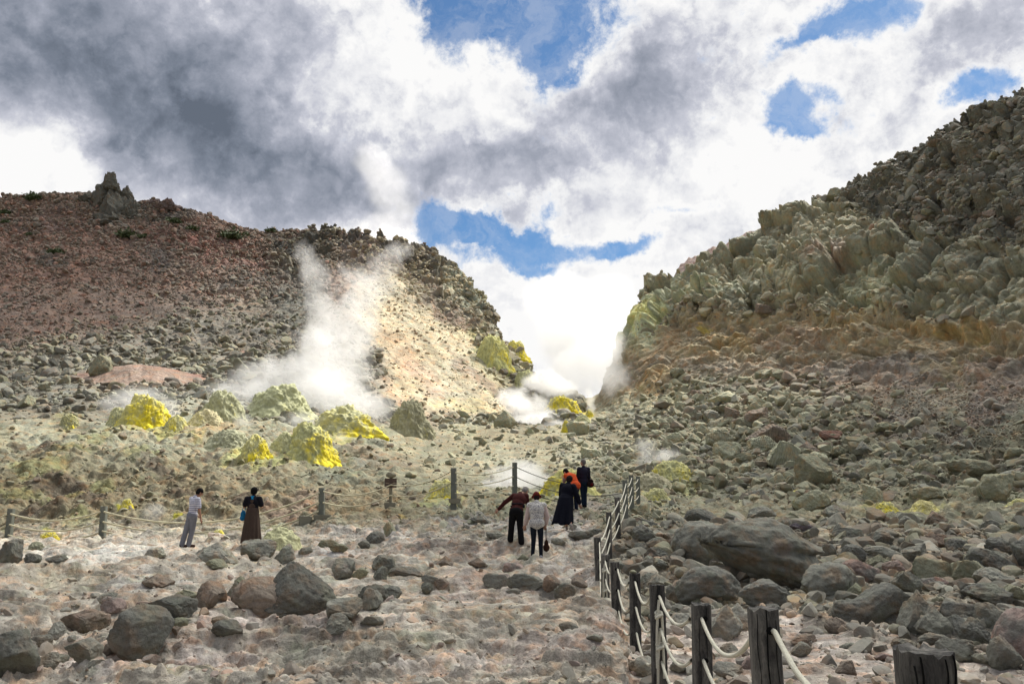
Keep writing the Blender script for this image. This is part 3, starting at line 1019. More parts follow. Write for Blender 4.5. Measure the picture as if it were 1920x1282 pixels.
def shade_cloud(a0, a1, b0, b1, step, seed, holes=()):
    rs = np.random.RandomState(seed)
    V, F = ICO[3]
    VV, FF = [], []
    n = 0
    m = bpy.data.materials.get('shade_cloud_vapour')
    if m is None:
        m = flat_material('shade_cloud_vapour', (.82, .82, .84), 1.0, .02, .05, spec=0)
        t = NT(m.node_tree)
        mx = t.new('ShaderNodeMixShader')
        mx.inputs[0].default_value = .40            # half clear, so part of the sun leaks into the added shade
        t.l.new(t.n['Principled BSDF'].outputs[0], mx.inputs[1])
        t.l.new(t.new('ShaderNodeBsdfTransparent').outputs[0], mx.inputs[2])
        t.l.new(mx.outputs[0], t.n['Material Output'].inputs[0])
    for a in np.arange(a0, a1, step):
        for b in np.arange(b0, b1, step):
            aa, bb = a + rs.uniform(-.3, .3) * step, b + rs.uniform(-.3, .3) * step
            r = step * rs.uniform(.75, 1.0)
            c = E1 * float(aa) + E2 * float(bb) + SUN_DIR * float(1500 + rs.uniform(-20, 20))
            p = V * r * np.array([1, 1, .8])
            p = p * (1 + .22 * fbm(p / r * 1.6 + rs.rand(3) * 50, 3, .6))[:, None] + np.array(c)
            VV.append(p); FF.append(F + n); n += len(V)
    me = np_mesh('shade_cloud', np.concatenate(VV), np.concatenate(FF), m, smooth=True)
    tag(link_mesh('shade_cloud', me), kind='structure')


shade_cloud(-130, 70, 5, 60, 13, 1)
shade_cloud(-16, 90, -85, 5, 13, 2)
shade_cloud(-300, -118, -12, 60, 14, 3)

# ------------------------------------------------------------------ rocks
TONES = {
    'dark grey': (.150, .150, .130), 'grey': (.205, .205, .172), 'pale grey': (.29, .285, .24), 'pinkish': (.29, .225, .195),
    'brown': (.215, .182, .145), 'olive': (.235, .235, .165), 'pale green': (.33, .335, .24), 'purplish': (.13, .115, .125),
    'reddish': (.30, .19, .15)}
ROCKM = {}
for k_, c_ in TONES.items():
    pt = None
    if k_ == 'brown': pt = [((.30, .22, .17), .52, .68, 1.6)]
    if k_ == 'dark grey': pt = [((.175, .18, .14), .5, .7, 2.2)]
    if k_ == 'grey': pt = [((.235, .235, .19), .5, .7, 2.6), ((.22, .18, .15), .62, .75, 1.1)]
    if k_ == 'pinkish': pt = [((.20, .19, .165), .5, .62, 1.8)]
    ROCKM[k_] = rock_material(k_.replace(' ', '_') + '_stone', base=c_, bump=1.0, scale=1.5, vary=.45, patch=pt, dist=.14, speck=.30, hue=.4)
for k_ in ('olive', 'pale green', 'brown'):
    ROCKM[k_ + ' banded'] = rock_material(k_.replace(' ', '_') + '_banded_stone', base=TONES[k_], bump=0.9, scale=.8, vary=.25, bands=True, dist=.08, hue=.4)


def rock_verts(seed, sub, planes, rough, dmin=.5, dmax=.86, pw=1.0):
    rs = np.random.RandomState(seed)
    V, F = ICO[sub]
    V = V.copy()
    V *= 1 + .16 * fbm(V * .9 + seed * 3.7, 3, .5)[:, None]
    for _ in range(planes):
        n = rs.normal(size=3)
        n /= np.linalg.norm(n)
        d = rs.uniform(dmin, dmax)
        ex = np.maximum(V @ n - d, 0)
        V = V - (ex * .96)[:, None] * n
    if rough:
        nrm = V / (np.linalg.norm(V, axis=1, keepdims=True) + 1e-9)
        V = V + nrm * (rough * fbm(V * 2.1 + seed, 5, .56, True) + rough * .4 * fbm(V * 8 + seed, 3, .6) + (.045 * blocks(V * 2.2 + seed, .8, .8, .07) + .02 * blocks(V * 6.5 + seed, .8, .8, .12) if sub >= 4 else 0))[:, None]
    lo, hi = V.min(0), V.max(0)
    V = (V - (lo + hi) / 2) / ((hi - lo) / 2)
    return V, F


ROUND, ANGULAR = [], []
for i in range(9):
    V, F = rock_verts(100 + i, 5, 12, .15, .50, .90)
    ROUND.append(np_mesh('rounded_stone', V, F, smooth=True))
for i in range(10):
    V, F = rock_verts(200 + i, 5, 17, .06, .38, .78)
    ANGULAR.append(np_mesh('angular_stone', V, F, smooth=True))
for me_ in ROUND + ANGULAR:
    me_.materials.append(ROCKM['grey'])

LANDMARKS = [
    ('the nearest fence post', 1725, 1260), ('the second-nearest fence post', 1437, 1210), ('the third-nearest fence post', 1307, 1210),
    ('the fence post with knotted ropes', 1232, 1150), ('the fence post with a pebble on top', 1188, 1150), ('the far end of the right fence', 1195, 925),
    ('the giant overhanging boulder', 1405, 1045), ('the orange vest visitor', 1072, 905), ('the visitor in the red hat', 1010, 1000),
    ('the maroon shirt man', 970, 990), ('the woman in the long black dress', 1060, 945), ('the striped shirt man', 357, 990), ('the woman in the brown apron', 470, 985),
    ('the brown sign', 732, 925), ('the pyramid-shaped dark boulder', 535, 1105), ('the steep leaning grey boulder', 265, 1190),
    ('the bottom left corner of the photo', 0, 1282), ('the pink and green boulder at the right edge', 1895, 1200), ('the split olive block', 1515, 883),
    ('the banded green slab', 1460, 850), ('the brown banded block', 1440, 815), ('the twin yellow mounds in the boulder field', 1695, 950),
    ('the overhung block by the right edge', 1820, 895), ('the dark block at the right edge', 1890, 910), ('the pale pyramid rock', 1520, 935),
    ('the pointed pale rock in the valley', 945, 785), ('the yellow-sided block in the valley', 1080, 800), ('the steam in the rope corner', 950, 895),
    ('the lone post in front of the steam', 965, 900), ('the yellow mound by the orange vest visitor', 1040, 905), ('the small steam puff on the right', 1215, 845),
    ('the left rope fence', 190, 985), ('the left edge post', 15, 985), ('the reddish bank', 270, 714), ('the brightest yellow mound', 268, 772),
    ('the long wavy dark boulder', 1632, 1138), ('the top right corner of the photo', 1920, 200), ('the cliff top ledge', 1500, 380), ('the tall pale cliff blocks', 1470, 530),
    ('the far cliff tip', 1210, 560), ('the low sand of the fence path', 1560, 1230), ('the foot of the brown cliff', 1560, 740), ('the foot of the sunlit slope', 900, 790)]
USED_LABELS = set()


def where(cx, cyy):
    c = sorted(LANDMARKS, key=lambda l: math.hypot(l[1] - cx, 1.3 * (l[2] - cyy)))
    for name, lx, ly in c[:9]:
        dx, dy = cx - lx, cyy - ly
        if abs(dx) > 2.2 * abs(dy): rel = 'right of' if dx > 0 else 'left of'
        elif abs(dy) > 2.2 * abs(dx): rel = 'below' if dy > 0 else 'above'
        else: rel = ('lower' if dy > 0 else 'upper') + (' right of' if dx > 0 else ' left of')
        dist = math.hypot(dx, dy)
        adv = 'close' if dist < 45 else ('some way' if dist < 110 else 'well')
        yield adv + ' ' + rel + ' ' + name


def rock_label(tone, ang, w, h, cx, cyy):
    size = 'huge' if w > 150 else 'big' if w > 75 else 'mid-sized' if w > 38 else 'small' if w > 20 else 'little'
    shape = 'flat' if w > 2.3 * h else 'upright' if h > 1.1 * w else ('angular' if ang else 'rounded')
    for ph in where(cx, cyy):
        for extra in ('', ):
            s = f'{size} {shape} {tone} rock {ph}'
            if s not in USED_LABELS and len(s.split()) <= 16:
                USED_LABELS.add(s)
                return s
    for q in ('topmost', 'leftmost', 'rightmost', 'lowest', 'second'):
        for ph in where(cx, cyy):
            s = f'{q} {size} {shape} {tone} rock {ph}'
            if s not in USED_LABELS and len(s.split()) <= 16:
                USED_LABELS.add(s)
                return s
    return s


N_ROCK = 0
TAKEN = []


def put_rock(x0, y0, x1, y1, tone='grey', ang=None, label=None, sink=.16, depth=1.0, mesh=None, rot=None, seed=None, group=None):
    """a rock filling the photo box (x0,y0)-(x1,y1), standing on the terrain"""
    global N_ROCK
    cx, w, h = (x0 + x1) / 2, x1 - x0, y1 - y0
    p = hit_pix(cx, y1 - h * .10)
    if p is None: return None
    rs = random.Random(int(seed if seed is not None else x0 * 7 + y0 * 13 + w))
    Y = p.y
    W, H = w * Y / FPX, h * Y / FPX
    banded = tone.endswith('banded')
    if ang is None: ang = y0 < 900 or rs.random() < .35
    me = mesh or rs.choice(ANGULAR if ang else ROUND)
    o = bpy.data.objects.new('boulder' if w > 60 else 'rock', me)
    COL.objects.link(o)
    hz = H * (1 + sink) / 2
    dep = (W + H) / 2 * depth / 2
    o.scale = (W / 2 * 1.06, dep, hz * 1.04)
    yaw = rs.choice([0, math.pi]) + rs.uniform(-.25, .25)
    o.rotation_euler = (rs.uniform(-.06, .06), rs.uniform(-.10, .10), yaw) if rot is None else rot
    bot = EYE + float(pix_uw(cx, y1)[1]) * Y
    o.location = (float(pix_uw(cx, (y0 + y1) / 2)[0]) * (Y + dep * .5), Y + dep * .5, bot - H * sink + hz)
    o.material_slots[0].link = 'OBJECT'
    o.material_slots[0].material = ROCKM[tone]
    t = tone.replace(' banded', '')
    lab = label or rock_label(('banded ' if banded else '') + t, ang, w, h, cx, (y0 + y1) / 2)
    USED_LABELS.add(lab)
    tag(o, lab, 'boulder' if w > 60 else 'rock', group or ('rocks of the boulder field' if cx > 1130 else 'rocks lying on the left slope'))
    TAKEN.append((x0, y0, x1, y1))
    N_ROCK += 1
    return o


def special(seed, planes, rough, dmin, dmax, lump=None, grooves=0.0):
    V, F = rock_verts(seed, 5, planes, rough, dmin, dmax)
    if lump is not None:
        V = lump(V)
    if grooves:
        g = np.sin(V[:, 2] * 9 + V[:, 0] * 3 + 2 * fbm(V * 1.5, 3)) * grooves
        V = V * (1 - np.clip(g, 0, 1)[:, None] * .5)
    lo, hi = V.min(0), V.max(0)
    V = (V - (lo + hi) / 2) / ((hi - lo) / 2)
    me = np_mesh('stone', V, F, smooth=True)
    me.materials.append(ROCKM['grey'])
    return me


# --- big named boulders
def lump_giant(V):
    x, z = V[:, 0].copy(), V[:, 2].copy()
    V = V.copy()
    top = .55 - .35 * np.abs(x + .2) + .10 * np.sin(x * 7)
    V[:, 2] = np.where(z > 0, z * (top + .55), z * (.75 + .25 * np.tanh(x * 2)))
    V[:, 2] -= .38 * x * (z < .2) * .8
    gr = np.exp(-((z - .18 - .12 * x) / .07) ** 2) * (x > .0)
    gr2 = np.exp(-((z + .12 + .3 * x) / .06) ** 2) * (x < .35)
    V *= (1 - .14 * gr - .06 * gr2)[:, None]
    return V


def lump_pyramid(V):
    V = V.copy()
    z = (V[:, 2] + 1) / 2
    k = 1.0 - .72 * np.clip(z, 0, 1)
    V[:, 0] = V[:, 0] * k - .12 * z
    V[:, 1] *= k
    return V


def lump_wave(V):
    V = V.copy()
    V[:, 2] = V[:, 2] * .75 + .32 * np.tanh(V[:, 0] * 2.2)
    V[:, 2] += .12 * np.sin(V[:, 0] * 5)
    return V


gm = special(11, 6, .13, .7, .95, lump_giant)
put_rock(1262, 983, 1372, 1070, 'grey', False, 'large smooth grey boulder leaning against the left end of the giant overhanging boulder', mesh=special(17, 5, .1, .7, .95), depth=1.2)
put_rock(1308, 980, 1542, 1122, 'grey', False, 'giant overhanging grey boulder, largest in the field, right of the rope fence', sink=-.08, mesh=gm, rot=(0, .10, .1), depth=.9)
put_rock(1270, 1068, 1388, 1136, 'dark grey', False, 'dark rounded boulder tucked under the left end of the giant boulder', mesh=special(19, 5, .08, .7, .95))
put_rock(1392, 1092, 1500, 1140, 'dark grey', False, 'dark low rock in the shade under the giant overhanging boulder', sink=.3)
put_rock(1500, 1062, 1606, 1136, 'grey', False, 'big square-shouldered grey boulder right of the giant overhanging boulder', mesh=special(23, 9, .09, .62, .9))
put_rock(1556, 1102, 1710, 1177, 'dark grey', False, 'long wavy dark boulder rising to the right above the pink gravel', mesh=special(29, 5, .09, .7, .95, lump_wave), rot=(0, 0, .05), depth=.7)
put_rock(486, 1063, 630, 1154, 'dark grey', False, 'pyramid-shaped dark grey boulder, the biggest on the left slope', mesh=special(31, 6, .13, .7, .95, lump_pyramid), rot=(0, 0, 0), sink=.1)
put_rock(438, 1090, 548, 1157, 'brown', True, 'brown and grey boulder leaning in front of the pyramid-shaped one', mesh=special(37, 10, .11, .6, .88))
put_rock(212, 1145, 320, 1241, 'dark grey', True, 'steep dark grey boulder leaning right over the pink gravel', mesh=special(41, 11, .10, .6, .88), rot=(0, -.15, .2))
put_rock(-10, 1194, 67, 1280, 'dark grey', True, 'jagged dark rock cut by the bottom left corner', mesh=special(43, 14, .1, .5, .8))
put_rock(1866, 1155, 1960, 1262, 'pinkish', False, 'pink and green boulder cut by the right edge above the gravel', mesh=special(47, 7, .15, .65, .9))
put_rock(1487, 852, 1569, 918, 'olive', True, 'split olive-green block with a crack down its face', mesh=special(53, 12, .06, .5, .8), rot=(0, .2, .5))
put_rock(1433, 828, 1504, 876, 'pale green banded', True, 'pale green banded slab leaning on the split olive block', mesh=special(59, 14, .04, .45, .75), rot=(0, .25, .4))
put_rock(1399, 794, 1486, 838, 'brown banded', True, 'brown banded block with layered front, above the pale banded ones', mesh=special(61, 12, .05, .5, .8))
put_rock(1324, 806, 1376, 846, 'pale green banded', True, 'left one of the pale banded blocks, tilted right')
put_rock(1400, 816, 1455, 852, 'pale green banded', True, 'middle pale banded block below the brown banded block')
put_rock(1338, 828, 1388, 868, 'pale green', True)
put_rock(926, 769, 966, 806, 'pale green', True, 'pointed pale green rock at the foot of the sunlit slope', mesh=special(67, 5, .05, .5, .8, lump_pyramid), rot=(0, .1, 0), sink=.05)
put_rock(1062, 788, 1104, 818, 'pale green', True, 'pale grey-green block standing right of a yellow crust in the valley', mesh=special(71, 12, .04, .45, .75))
put_rock(1484, 919, 1550, 958, 'pale green', True, 'pale pyramid rock left of the small steam patch on the right', mesh=special(73, 8, .04, .5, .8), rot=(0, 0, .3))
put_rock(1780, 861, 1866, 908, 'olive', True, 'overhung olive block with a black hollow under it', mesh=special(79, 10, .07, .5, .85), sink=-.1)
put_rock(1833, 889, 1905, 946, 'olive', True, 'square dark olive block standing at the right edge', mesh=special(83, 14, .05, .5, .78))
put_rock(1860, 879, 1925, 918, 'grey', True, 'roof-shaped grey slab lying on the square olive block', sink=.0)
put_rock(172, 662, 212, 704, 'olive', True, 'upright pale block standing above the reddish bank', mesh=special(89, 14, .05, .5, .75))

Z = {  # boxes measured on enlarged crops: origin, scale, then (x0, y0, x1, y1, tone)
    'a': (0, 930, 2.56, [
        (0, 215, 118, 330, 'dark grey'), (120, 275, 195, 315, 'dark grey'), (215, 285, 320, 325, 'dark grey'), (295, 560, 505, 670, 'brown'), (480, 490, 600, 562, 'pinkish'),
        (465, 468, 560, 530, 'grey'), (700, 490, 925, 598, 'dark grey'), (845, 455, 945, 520, 'olive'), (940, 420, 1065, 550, 'brown'), (1035, 425, 1100, 495, 'brown'),
        (1093, 415, 1165, 485, 'grey'), (1395, 488, 1465, 570, 'pale grey'), (1465, 505, 1560, 580, 'brown'), (1575, 500, 1735, 595, 'grey'),
        (1560, 572, 1690, 655, 'grey'), (1735, 580, 1840, 622, 'grey'), (1740, 450, 1835, 542, 'grey'), (1710, 432, 1855, 520, 'dark grey'), (1830, 435, 1920, 498, 'grey'),
        (950, 228, 1135, 335, 'pale grey'), (1165, 215, 1320, 318, 'grey'), (1305, 240, 1420, 335, 'grey'), (980, 305, 1085, 358, 'olive'), (665, 380, 828, 448, 'brown'),
        (1595, 305, 1700, 398, 'grey'), (1790, 290, 1905, 360, 'grey'), (1795, 340, 1858, 405, 'dark grey'), (1865, 345, 1925, 400, 'grey'), (1693, 345, 1765, 392, 'olive'),
        (1025, 600, 1170, 672, 'dark grey'), (1300, 545, 1395, 583, 'grey'), (230, 615, 325, 700, 'pale grey'), (175, 765, 280, 838, 'pale grey'), (320, 700, 470, 818, 'grey'),
        (150, 670, 260, 735, 'grey'), (320, 670, 370, 697, 'pale grey'), (420, 790, 500, 825, 'grey'), (490, 710, 555, 765, 'brown'), (1020, 580, 1120, 625, 'brown'),
        (690, 250, 800, 300, 'pale grey'), (1530, 210, 1635, 250, 'olive'), (1590, 230, 1670, 268, 'olive'), (1755, 170, 1845, 230, 'dark grey'), (1840, 125, 1900, 195, 'olive'),
        (1720, 215, 1780, 258, 'grey'), (1430, 245, 1500, 280, 'grey'), (815, 628, 862, 668, 'brown'), (140, 220, 210, 262, 'olive'), (820, 585, 900, 625, 'olive'),
        (560, 585, 640, 640, 'brown'), (270, 765, 330, 810, 'grey'), (1120, 385, 1180, 430, 'olive')]),
    'b': (700, 780, 3.4909, [
        (635, 650, 760, 700, 'dark grey'), (100, 990, 330, 1062, 'dark grey'), (320, 1045, 445, 1095, 'grey'), (400, 1065, 500, 1135, 'brown'), (315, 1095, 390, 1160, 'grey'),
        (720, 1032, 890, 1120, 'grey'), (880, 1040, 1120, 1150, 'grey'), (1110, 1045, 1230, 1150, 'brown'), (1190, 1100, 1320, 1200, 'dark grey'), (1290, 1060, 1400, 1130, 'brown'),
        (845, 960, 985, 1025, 'pinkish'), (1280, 755, 1440, 810, 'dark grey'), (1410, 735, 1520, 782, 'dark grey'),
        (1165, 795, 1255, 845, 'grey'), (740, 755, 880, 808, 'grey'), (50, 1115, 185, 1200, 'dark grey'), (855, 1130, 1020, 1175, 'pale grey'), (620, 930, 745, 990, 'brown'),
        (410, 920, 525, 1000, 'brown'), (685, 142, 745, 195, 'olive'), (1270, 105, 1325, 150, 'pale green'), (1340, 130, 1390, 165, 'pale green'), (1360, 200, 1490, 285, 'pale green'),
        (1500, 180, 1570, 225, 'pale green'), (1520, 270, 1585, 310, 'pale green'), (1635, 200, 1710, 245, 'pale green'), (1640, 245, 1705, 305, 'pale green'), (1590, 290, 1645, 330, 'pale green'),
        (1680, 280, 1725, 315, 'pale green'), (1575, 225, 1650, 265, 'pale green'), (940, 905, 1015, 950, 'olive'), (1700, 715, 1855, 845, 'dark grey'), (1810, 795, 1920, 875, 'grey'),
        (1690, 665, 1850, 725, 'dark grey'), (1675, 605, 1800, 665, 'olive'), (1565, 840, 1650, 895, 'grey'), (1775, 865, 1920, 955, 'dark grey'), (1770, 915, 1845, 975, 'grey'),
        (1750, 1035, 1900, 1150, 'grey'), (1705, 830, 1800, 885, 'grey'), (1620, 760, 1690, 805, 'grey'), (575, 500, 620, 535, 'olive')]),
    'c': (1050, 900, 2.2069, [
        (1275, 550, 1410, 622, 'dark grey'), (1410, 475, 1555, 650, 'grey'), (1480, 535, 1625, 670, 'grey'), (1600, 570, 1690, 670, 'dark grey'), (1670, 585, 1770, 712, 'dark grey'),
        (1570, 670, 1705, 760, 'grey'), (1775, 660, 1890, 800, 'grey'), (1450, 325, 1610, 430, 'olive'), (1615, 340, 1745, 440, 'olive'), (1680, 290, 1880, 385, 'dark grey'),
        (1730, 370, 1860, 450, 'grey'), (1820, 440, 1920, 530, 'olive'), (1685, 435, 1850, 520, 'dark grey'), (1719, 515, 1855, 625, 'grey'), (1265, 275, 1400, 330, 'grey'),
        (1265, 312, 1375, 368, 'olive'), (1170, 272, 1260, 340, 'dark grey'), (1080, 340, 1180, 400, 'grey'), (1160, 335, 1300, 425, 'pinkish'), (1145, 200, 1255, 270, 'grey'),
        (1265, 210, 1370, 275, 'grey'), (1410, 150, 1475, 215, 'grey'), (1095, 105, 1175, 172, 'grey'), (515, 122, 665, 195, 'dark grey'), (665, 148, 745, 192, 'dark grey'),
        (775, 110, 885, 170, 'grey'), (950, 165, 1050, 212, 'purplish'), (1345, 335, 1450, 395, 'pinkish'), (1380, 385, 1485, 470, 'grey'), (1480, 405, 1605, 455, 'pinkish'),
        (1596, 295, 1680, 345, 'dark grey'), (1600, 245, 1690, 305, 'dark grey'), (1395, 270, 1520, 340, 'grey'), (1510, 225, 1600, 280, 'brown'), (1760, 240, 1880, 310, 'dark grey'),
        (1885, 260, 1960, 380, 'dark grey'), (1450, 25, 1585, 85, 'olive'), (1250, 20, 1345, 90, 'pale green'), (1150, 5, 1240, 60, 'olive'), (620, 530, 750, 665, 'pale grey'),
        (680, 522, 795, 630, 'pale grey'), (545, 475, 650, 530, 'olive'), (340, 390, 455, 460, 'grey'), (435, 440, 500, 510, 'dark grey'), (300, 740, 415, 825, 'pale grey'),
        (340, 690, 455, 750, 'pinkish'), (0, 430, 60, 490, 'grey'), (0, 590, 70, 625, 'grey'), (110, 640, 175, 672, 'pale grey'), (957, 675, 1035, 730, 'grey'),
        (960, 640, 1060, 685, 'brown'), (1155, 675, 1230, 700, 'grey'), (1305, 720, 1370, 755, 'pinkish'), (635, 765, 750, 820, 'pale grey'), (750, 735, 805, 790, 'pinkish'),
        (1190, 430, 1270, 490, 'olive'), (1490, 640, 1605, 690, 'grey'), (1370, 660, 1475, 695, 'grey'), (1120, 180, 1180, 250, 'grey'), (1080, 265, 1140, 320, 'grey'),
        (1050, 265, 1110, 310, 'dark grey'), (255, 750, 320, 782, 'pale grey'), (455, 755, 520, 800, 'grey'), (560, 700, 640, 760, 'brown'), (1700, 722, 1760, 760, 'grey'),
        (205, 335, 290, 375, 'grey'), (400, 250, 480, 300, 'brown'), (380, 330, 440, 372, 'grey'), (1620, 560, 1720, 600, 'dark grey'), (1555, 510, 1740, 590, 'dark grey'), (1780, 590, 1850, 640, 'grey')]),
    'd': (1150, 650, 2.4935, [
        (440, 200, 620, 275, 'pale green'), (280, 255, 370, 305, 'pale green'), (650, 240, 760, 305, 'pale green'), (600, 280, 730, 370, 'brown'), (905, 490, 1000, 560, 'pale green'),
        (860, 440, 960, 510, 'brown'), (965, 390, 1070, 440, 'reddish'), (1160, 525, 1265, 625, 'olive'), (1240, 520, 1320, 580, 'olive'), (1418, 525, 1510, 610, 'olive'),
        (1385, 655, 1550, 715, 'olive'), (595, 585, 695, 640, 'grey'), (730, 590, 800, 640, 'pale green'), (580, 535, 665, 605, 'pale green'), (570, 495, 655, 555, 'olive'),
        (245, 400, 330, 460, 'pale green'), (330, 400, 410, 465, 'pale green'), (100, 318, 175, 370, 'grey'), (155, 345, 215, 395, 'pale green'), (255, 335, 300, 380, 'pale green'),
        (390, 360, 450, 420, 'pale green'), (520, 280, 600, 340, 'brown'), (460, 270, 550, 320, 'olive'), (760, 210, 850, 265, 'olive'), (1110, 440, 1215, 520, 'grey'),
        (1020, 460, 1110, 520, 'olive'), (1065, 265, 1140, 330, 'olive'), (1360, 430, 1480, 480, 'olive'), (1220, 350, 1340, 400, 'olive'), (1390, 340, 1440, 370, 'pale grey'),
        (1290, 545, 1335, 590, 'dark grey'), (1720, 810, 1800, 870, 'grey'), (1800, 820, 1900, 870, 'olive'), (1090, 585, 1150, 630, 'grey'), (590, 400, 630, 470, 'olive'),
        (1560, 440, 1640, 480, 'grey'), (1640, 380, 1700, 420, 'olive'), (1480, 395, 1550, 430, 'grey')]),
}
for key, (ox, oy, sc, lst) in Z.items():
    for (a, b, c, d, tone) in lst:
        put_rock(ox + a / sc, oy + b / sc, ox + c / sc, oy + d / sc, tone)

# --- scattered rubble: positions drawn on the terrain, size in photo pixels
ZONES = [  # mask, number, min px, max px, exponent, tones, flatness, angular
    ('fines', 9000, 1.8, 8, 2.8), ('hill_up', 26000, 2.0, 13, 2.8), ('hill_lo', 18000, 2.4, 24, 2.5), ('lit', 1700, 1.6, 11, 2.8), ('ridge', 2300, 3, 13, 2.3), ('bank', 1900, 3, 15, 2.7),
    ('valley', 4600, 2.5, 24, 2.5), ('upper', 10500, 2.6, 25, 2.6), ('talus', 14000, 2.8, 36, 2.2), ('rfield', 8500, 5, 48, 2.0), ('fore', 2700, 2.6, 26, 2.5), ('gravel', 8000, 1.5, 6, 2.5), ('ledgeblk', 60, 6, 20, 2.0)]
up_m = upper.copy()
FINE_M = poly_mask([(1560, 690), (1640, 745), (1690, 800), (1790, 845), (1960, 850), (2400, 850), (2400, 640), (1560, 680)], 18)
MASKS = {
    'fines': talus * (1 - fore) * FINE_M, 'hill_up': lh * (1 - litslope) * (1 - .8 * litw) * (1 - sstep(PYG + (PXG - 300) * .25, 560, 640)) * (1 - .5 * ridge_rocks),
    'hill_lo': (1 - REDB) * lh * (1 - litslope) * (1 - .85 * litw) * sstep(PYG + (PXG - 300) * .25, 540, 620) * (.35 + sstep(PYG, 560, 680)),
    'lit': litslope * lh, 'ridge': ridge_rocks, 'bank': np.clip(bank + .0, 0, 1), 'valley': np.clip(mid * sstep(PXG, 640, 860) * (1 - sstep(PXG, 1240, 1320)) * (.35 + .65 * sstep(PXG, 1000, 1130)), 0, 1),
    'upper': upper, 'talus': np.clip(talus * (1 - fore) * sstep(PXG, 1180, 1260) * (1 - .93 * FINE_M), 0, 1), 'rfield': rightfloor * sstep(PXG, 1130, 1200) * (1 - poly_mask([(1180, 1210), (1480, 1170), (1640, 1200), (1960, 1250), (1960, 1600), (1100, 1600)], 20) * .85),
    'fore': path, 'gravel': fore * (.35 + .65 * sstep(PYG, 1080, 1180)), 'ledgeblk': cliffblk * sstep(PXG, 1180, 1240)}
vis_m = ((PXG > -300) & (PXG < 2230) & (PYG > 100)).astype(float)
ZT = {'fines': ['brown', 'grey', 'brown', 'olive', 'reddish'], 'hill_up': ['brown', 'brown', 'reddish', 'grey', 'dark grey', 'brown'], 'hill_lo': ['grey', 'olive', 'grey', 'dark grey', 'olive'], 'lit': ['olive', 'olive', 'brown'],
      'ridge': ['olive', 'olive', 'pale green'], 'bank': ['olive', 'brown', 'olive'], 'valley': ['pale green', 'olive', 'pale green', 'pale grey'], 'upper': ['grey', 'grey', 'dark grey', 'olive', 'brown'],
      'talus': ['olive', 'pale green', 'olive', 'grey', 'brown', 'olive'], 'rfield': ['grey', 'dark grey', 'olive', 'brown', 'grey', 'pale grey'], 'fore': ['pinkish', 'grey', 'brown', 'pale grey'],
      'gravel': ['pale grey', 'pinkish', 'grey', 'brown', 'pale grey'], 'ledgeblk': ['olive', 'pale green', 'olive', 'grey']}
LOW = [rock_verts(300 + i, 2, 7, .05, .45, .85) for i in range(10)]
HIGH = [rock_verts(330 + i, 3, 12, .07, .45, .82) for i in range(10)]
TINY = [rock_verts(360 + i, 1, 2, .1, .6, .9) for i in range(6)]
_rs2 = np.random.RandomState(99)
ALLR = {}
CANDS = []
ND = grid_normals(PD)
for (zn, num, s0, s1, ex) in ZONES:
    w = (MASKS[zn] * vis_m)
    # clumpy density
    cl = fbm(np.stack([PXG.ravel() / 40 + 3, PYG.ravel() / 22, 0 * PXG.ravel()], 1), 3, .6).reshape(PXG.shape)
    w = w * np.clip(.55 + 1.5 * cl, .06, 2)
    w = w.ravel()
    w /= w.sum()
    idx = _rs2.choice(len(w), size=num, p=w)
    u = _rs2.rand(num)
    px_size = (s0 ** (1 - ex) + u * (s1 ** (1 - ex) - s0 ** (1 - ex))) ** (1 / (1 - ex))
    pos = PD.reshape(-1, 3)[idx]
    nrm = ND.reshape(-1, 3)[idx]
    px, py = PXG.ravel()[idx], PYG.ravel()[idx]
    if zn == 'hill_lo': px_size *= .7 + .7 * sstep(py, 560, 700)
    if zn == 'fore': px_size *= .6 + 1.0 * sstep(py, 1000, 1250)
    if zn == 'upper': px_size *= .75 + .5 * sstep(px, 1500, 1900)
    size = px_size * pos[:, 1] / FPX
    tn = _rs2.randint(0, len(ZT[zn]), num)
    ALLR[zn] = dict(pos=pos, nrm=nrm, px=px, py=py, ps=px_size, size=size, tone=tn, keep=np.ones(num, bool))
    if zn in ('talus', 'rfield', 'valley', 'upper', 'fore', 'hill_lo', 'ledgeblk'):
        for i in np.argsort(-px_size)[:260]:
            if -10 < px[i] < 1930 and py[i] < 1275:
                CANDS.append((px_size[i] * (1.15 if zn in ('upper', 'ledgeblk') else 1), zn, i))
CANDS.sort(key=lambda t: -t[0])
for (s_, zn, i) in CANDS:
    if N_ROCK >= 300: break
    r = ALLR[zn]
    px, py, w = r['px'][i], r['py'][i], r['ps'][i]
    if any(px > a - w * .5 and px < c + w * .5 and py > b - w * .2 and py < d + w * .2 for (a, b, c, d) in TAKEN[:]):
        continue
    fl = _rs2.uniform(.55, .95)
    tone = ZT[zn][r['tone'][i]]
    r['keep'][i] = False
    TAKEN.append((px - w / 2, py - w * fl / 2, px + w / 2, py + w * fl / 2))
    W = r['size'][i]
    ang = zn not in ('fore', 'rfield') or i % 2 == 0
    me = random.Random(int(i)).choice(ANGULAR if ang else ROUND)
    o = bpy.data.objects.new('rock', me)
    COL.objects.link(o)
    o.scale = (W / 2, W / 2 * _rs2.uniform(.7, 1.1), W / 2 * fl)
    o.rotation_euler = (_rs2.uniform(-.3, .3), _rs2.uniform(-.3, .3), _rs2.uniform(0, 6.28))
    p = r['pos'][i] + r['nrm'][i] * W * .12
    o.location = tuple(p)
    o.material_slots[0].link = 'OBJECT'
    o.material_slots[0].material = ROCKM[tone]
    tag(o, rock_label(tone, ang, w, w * fl, px, py), 'rock', 'rocks of the boulder field' if px > 1130 and py > 700 else 'rocks lying on the left slope' if px < 1130 else 'rocks on the cliff slope')
    N_ROCK += 1
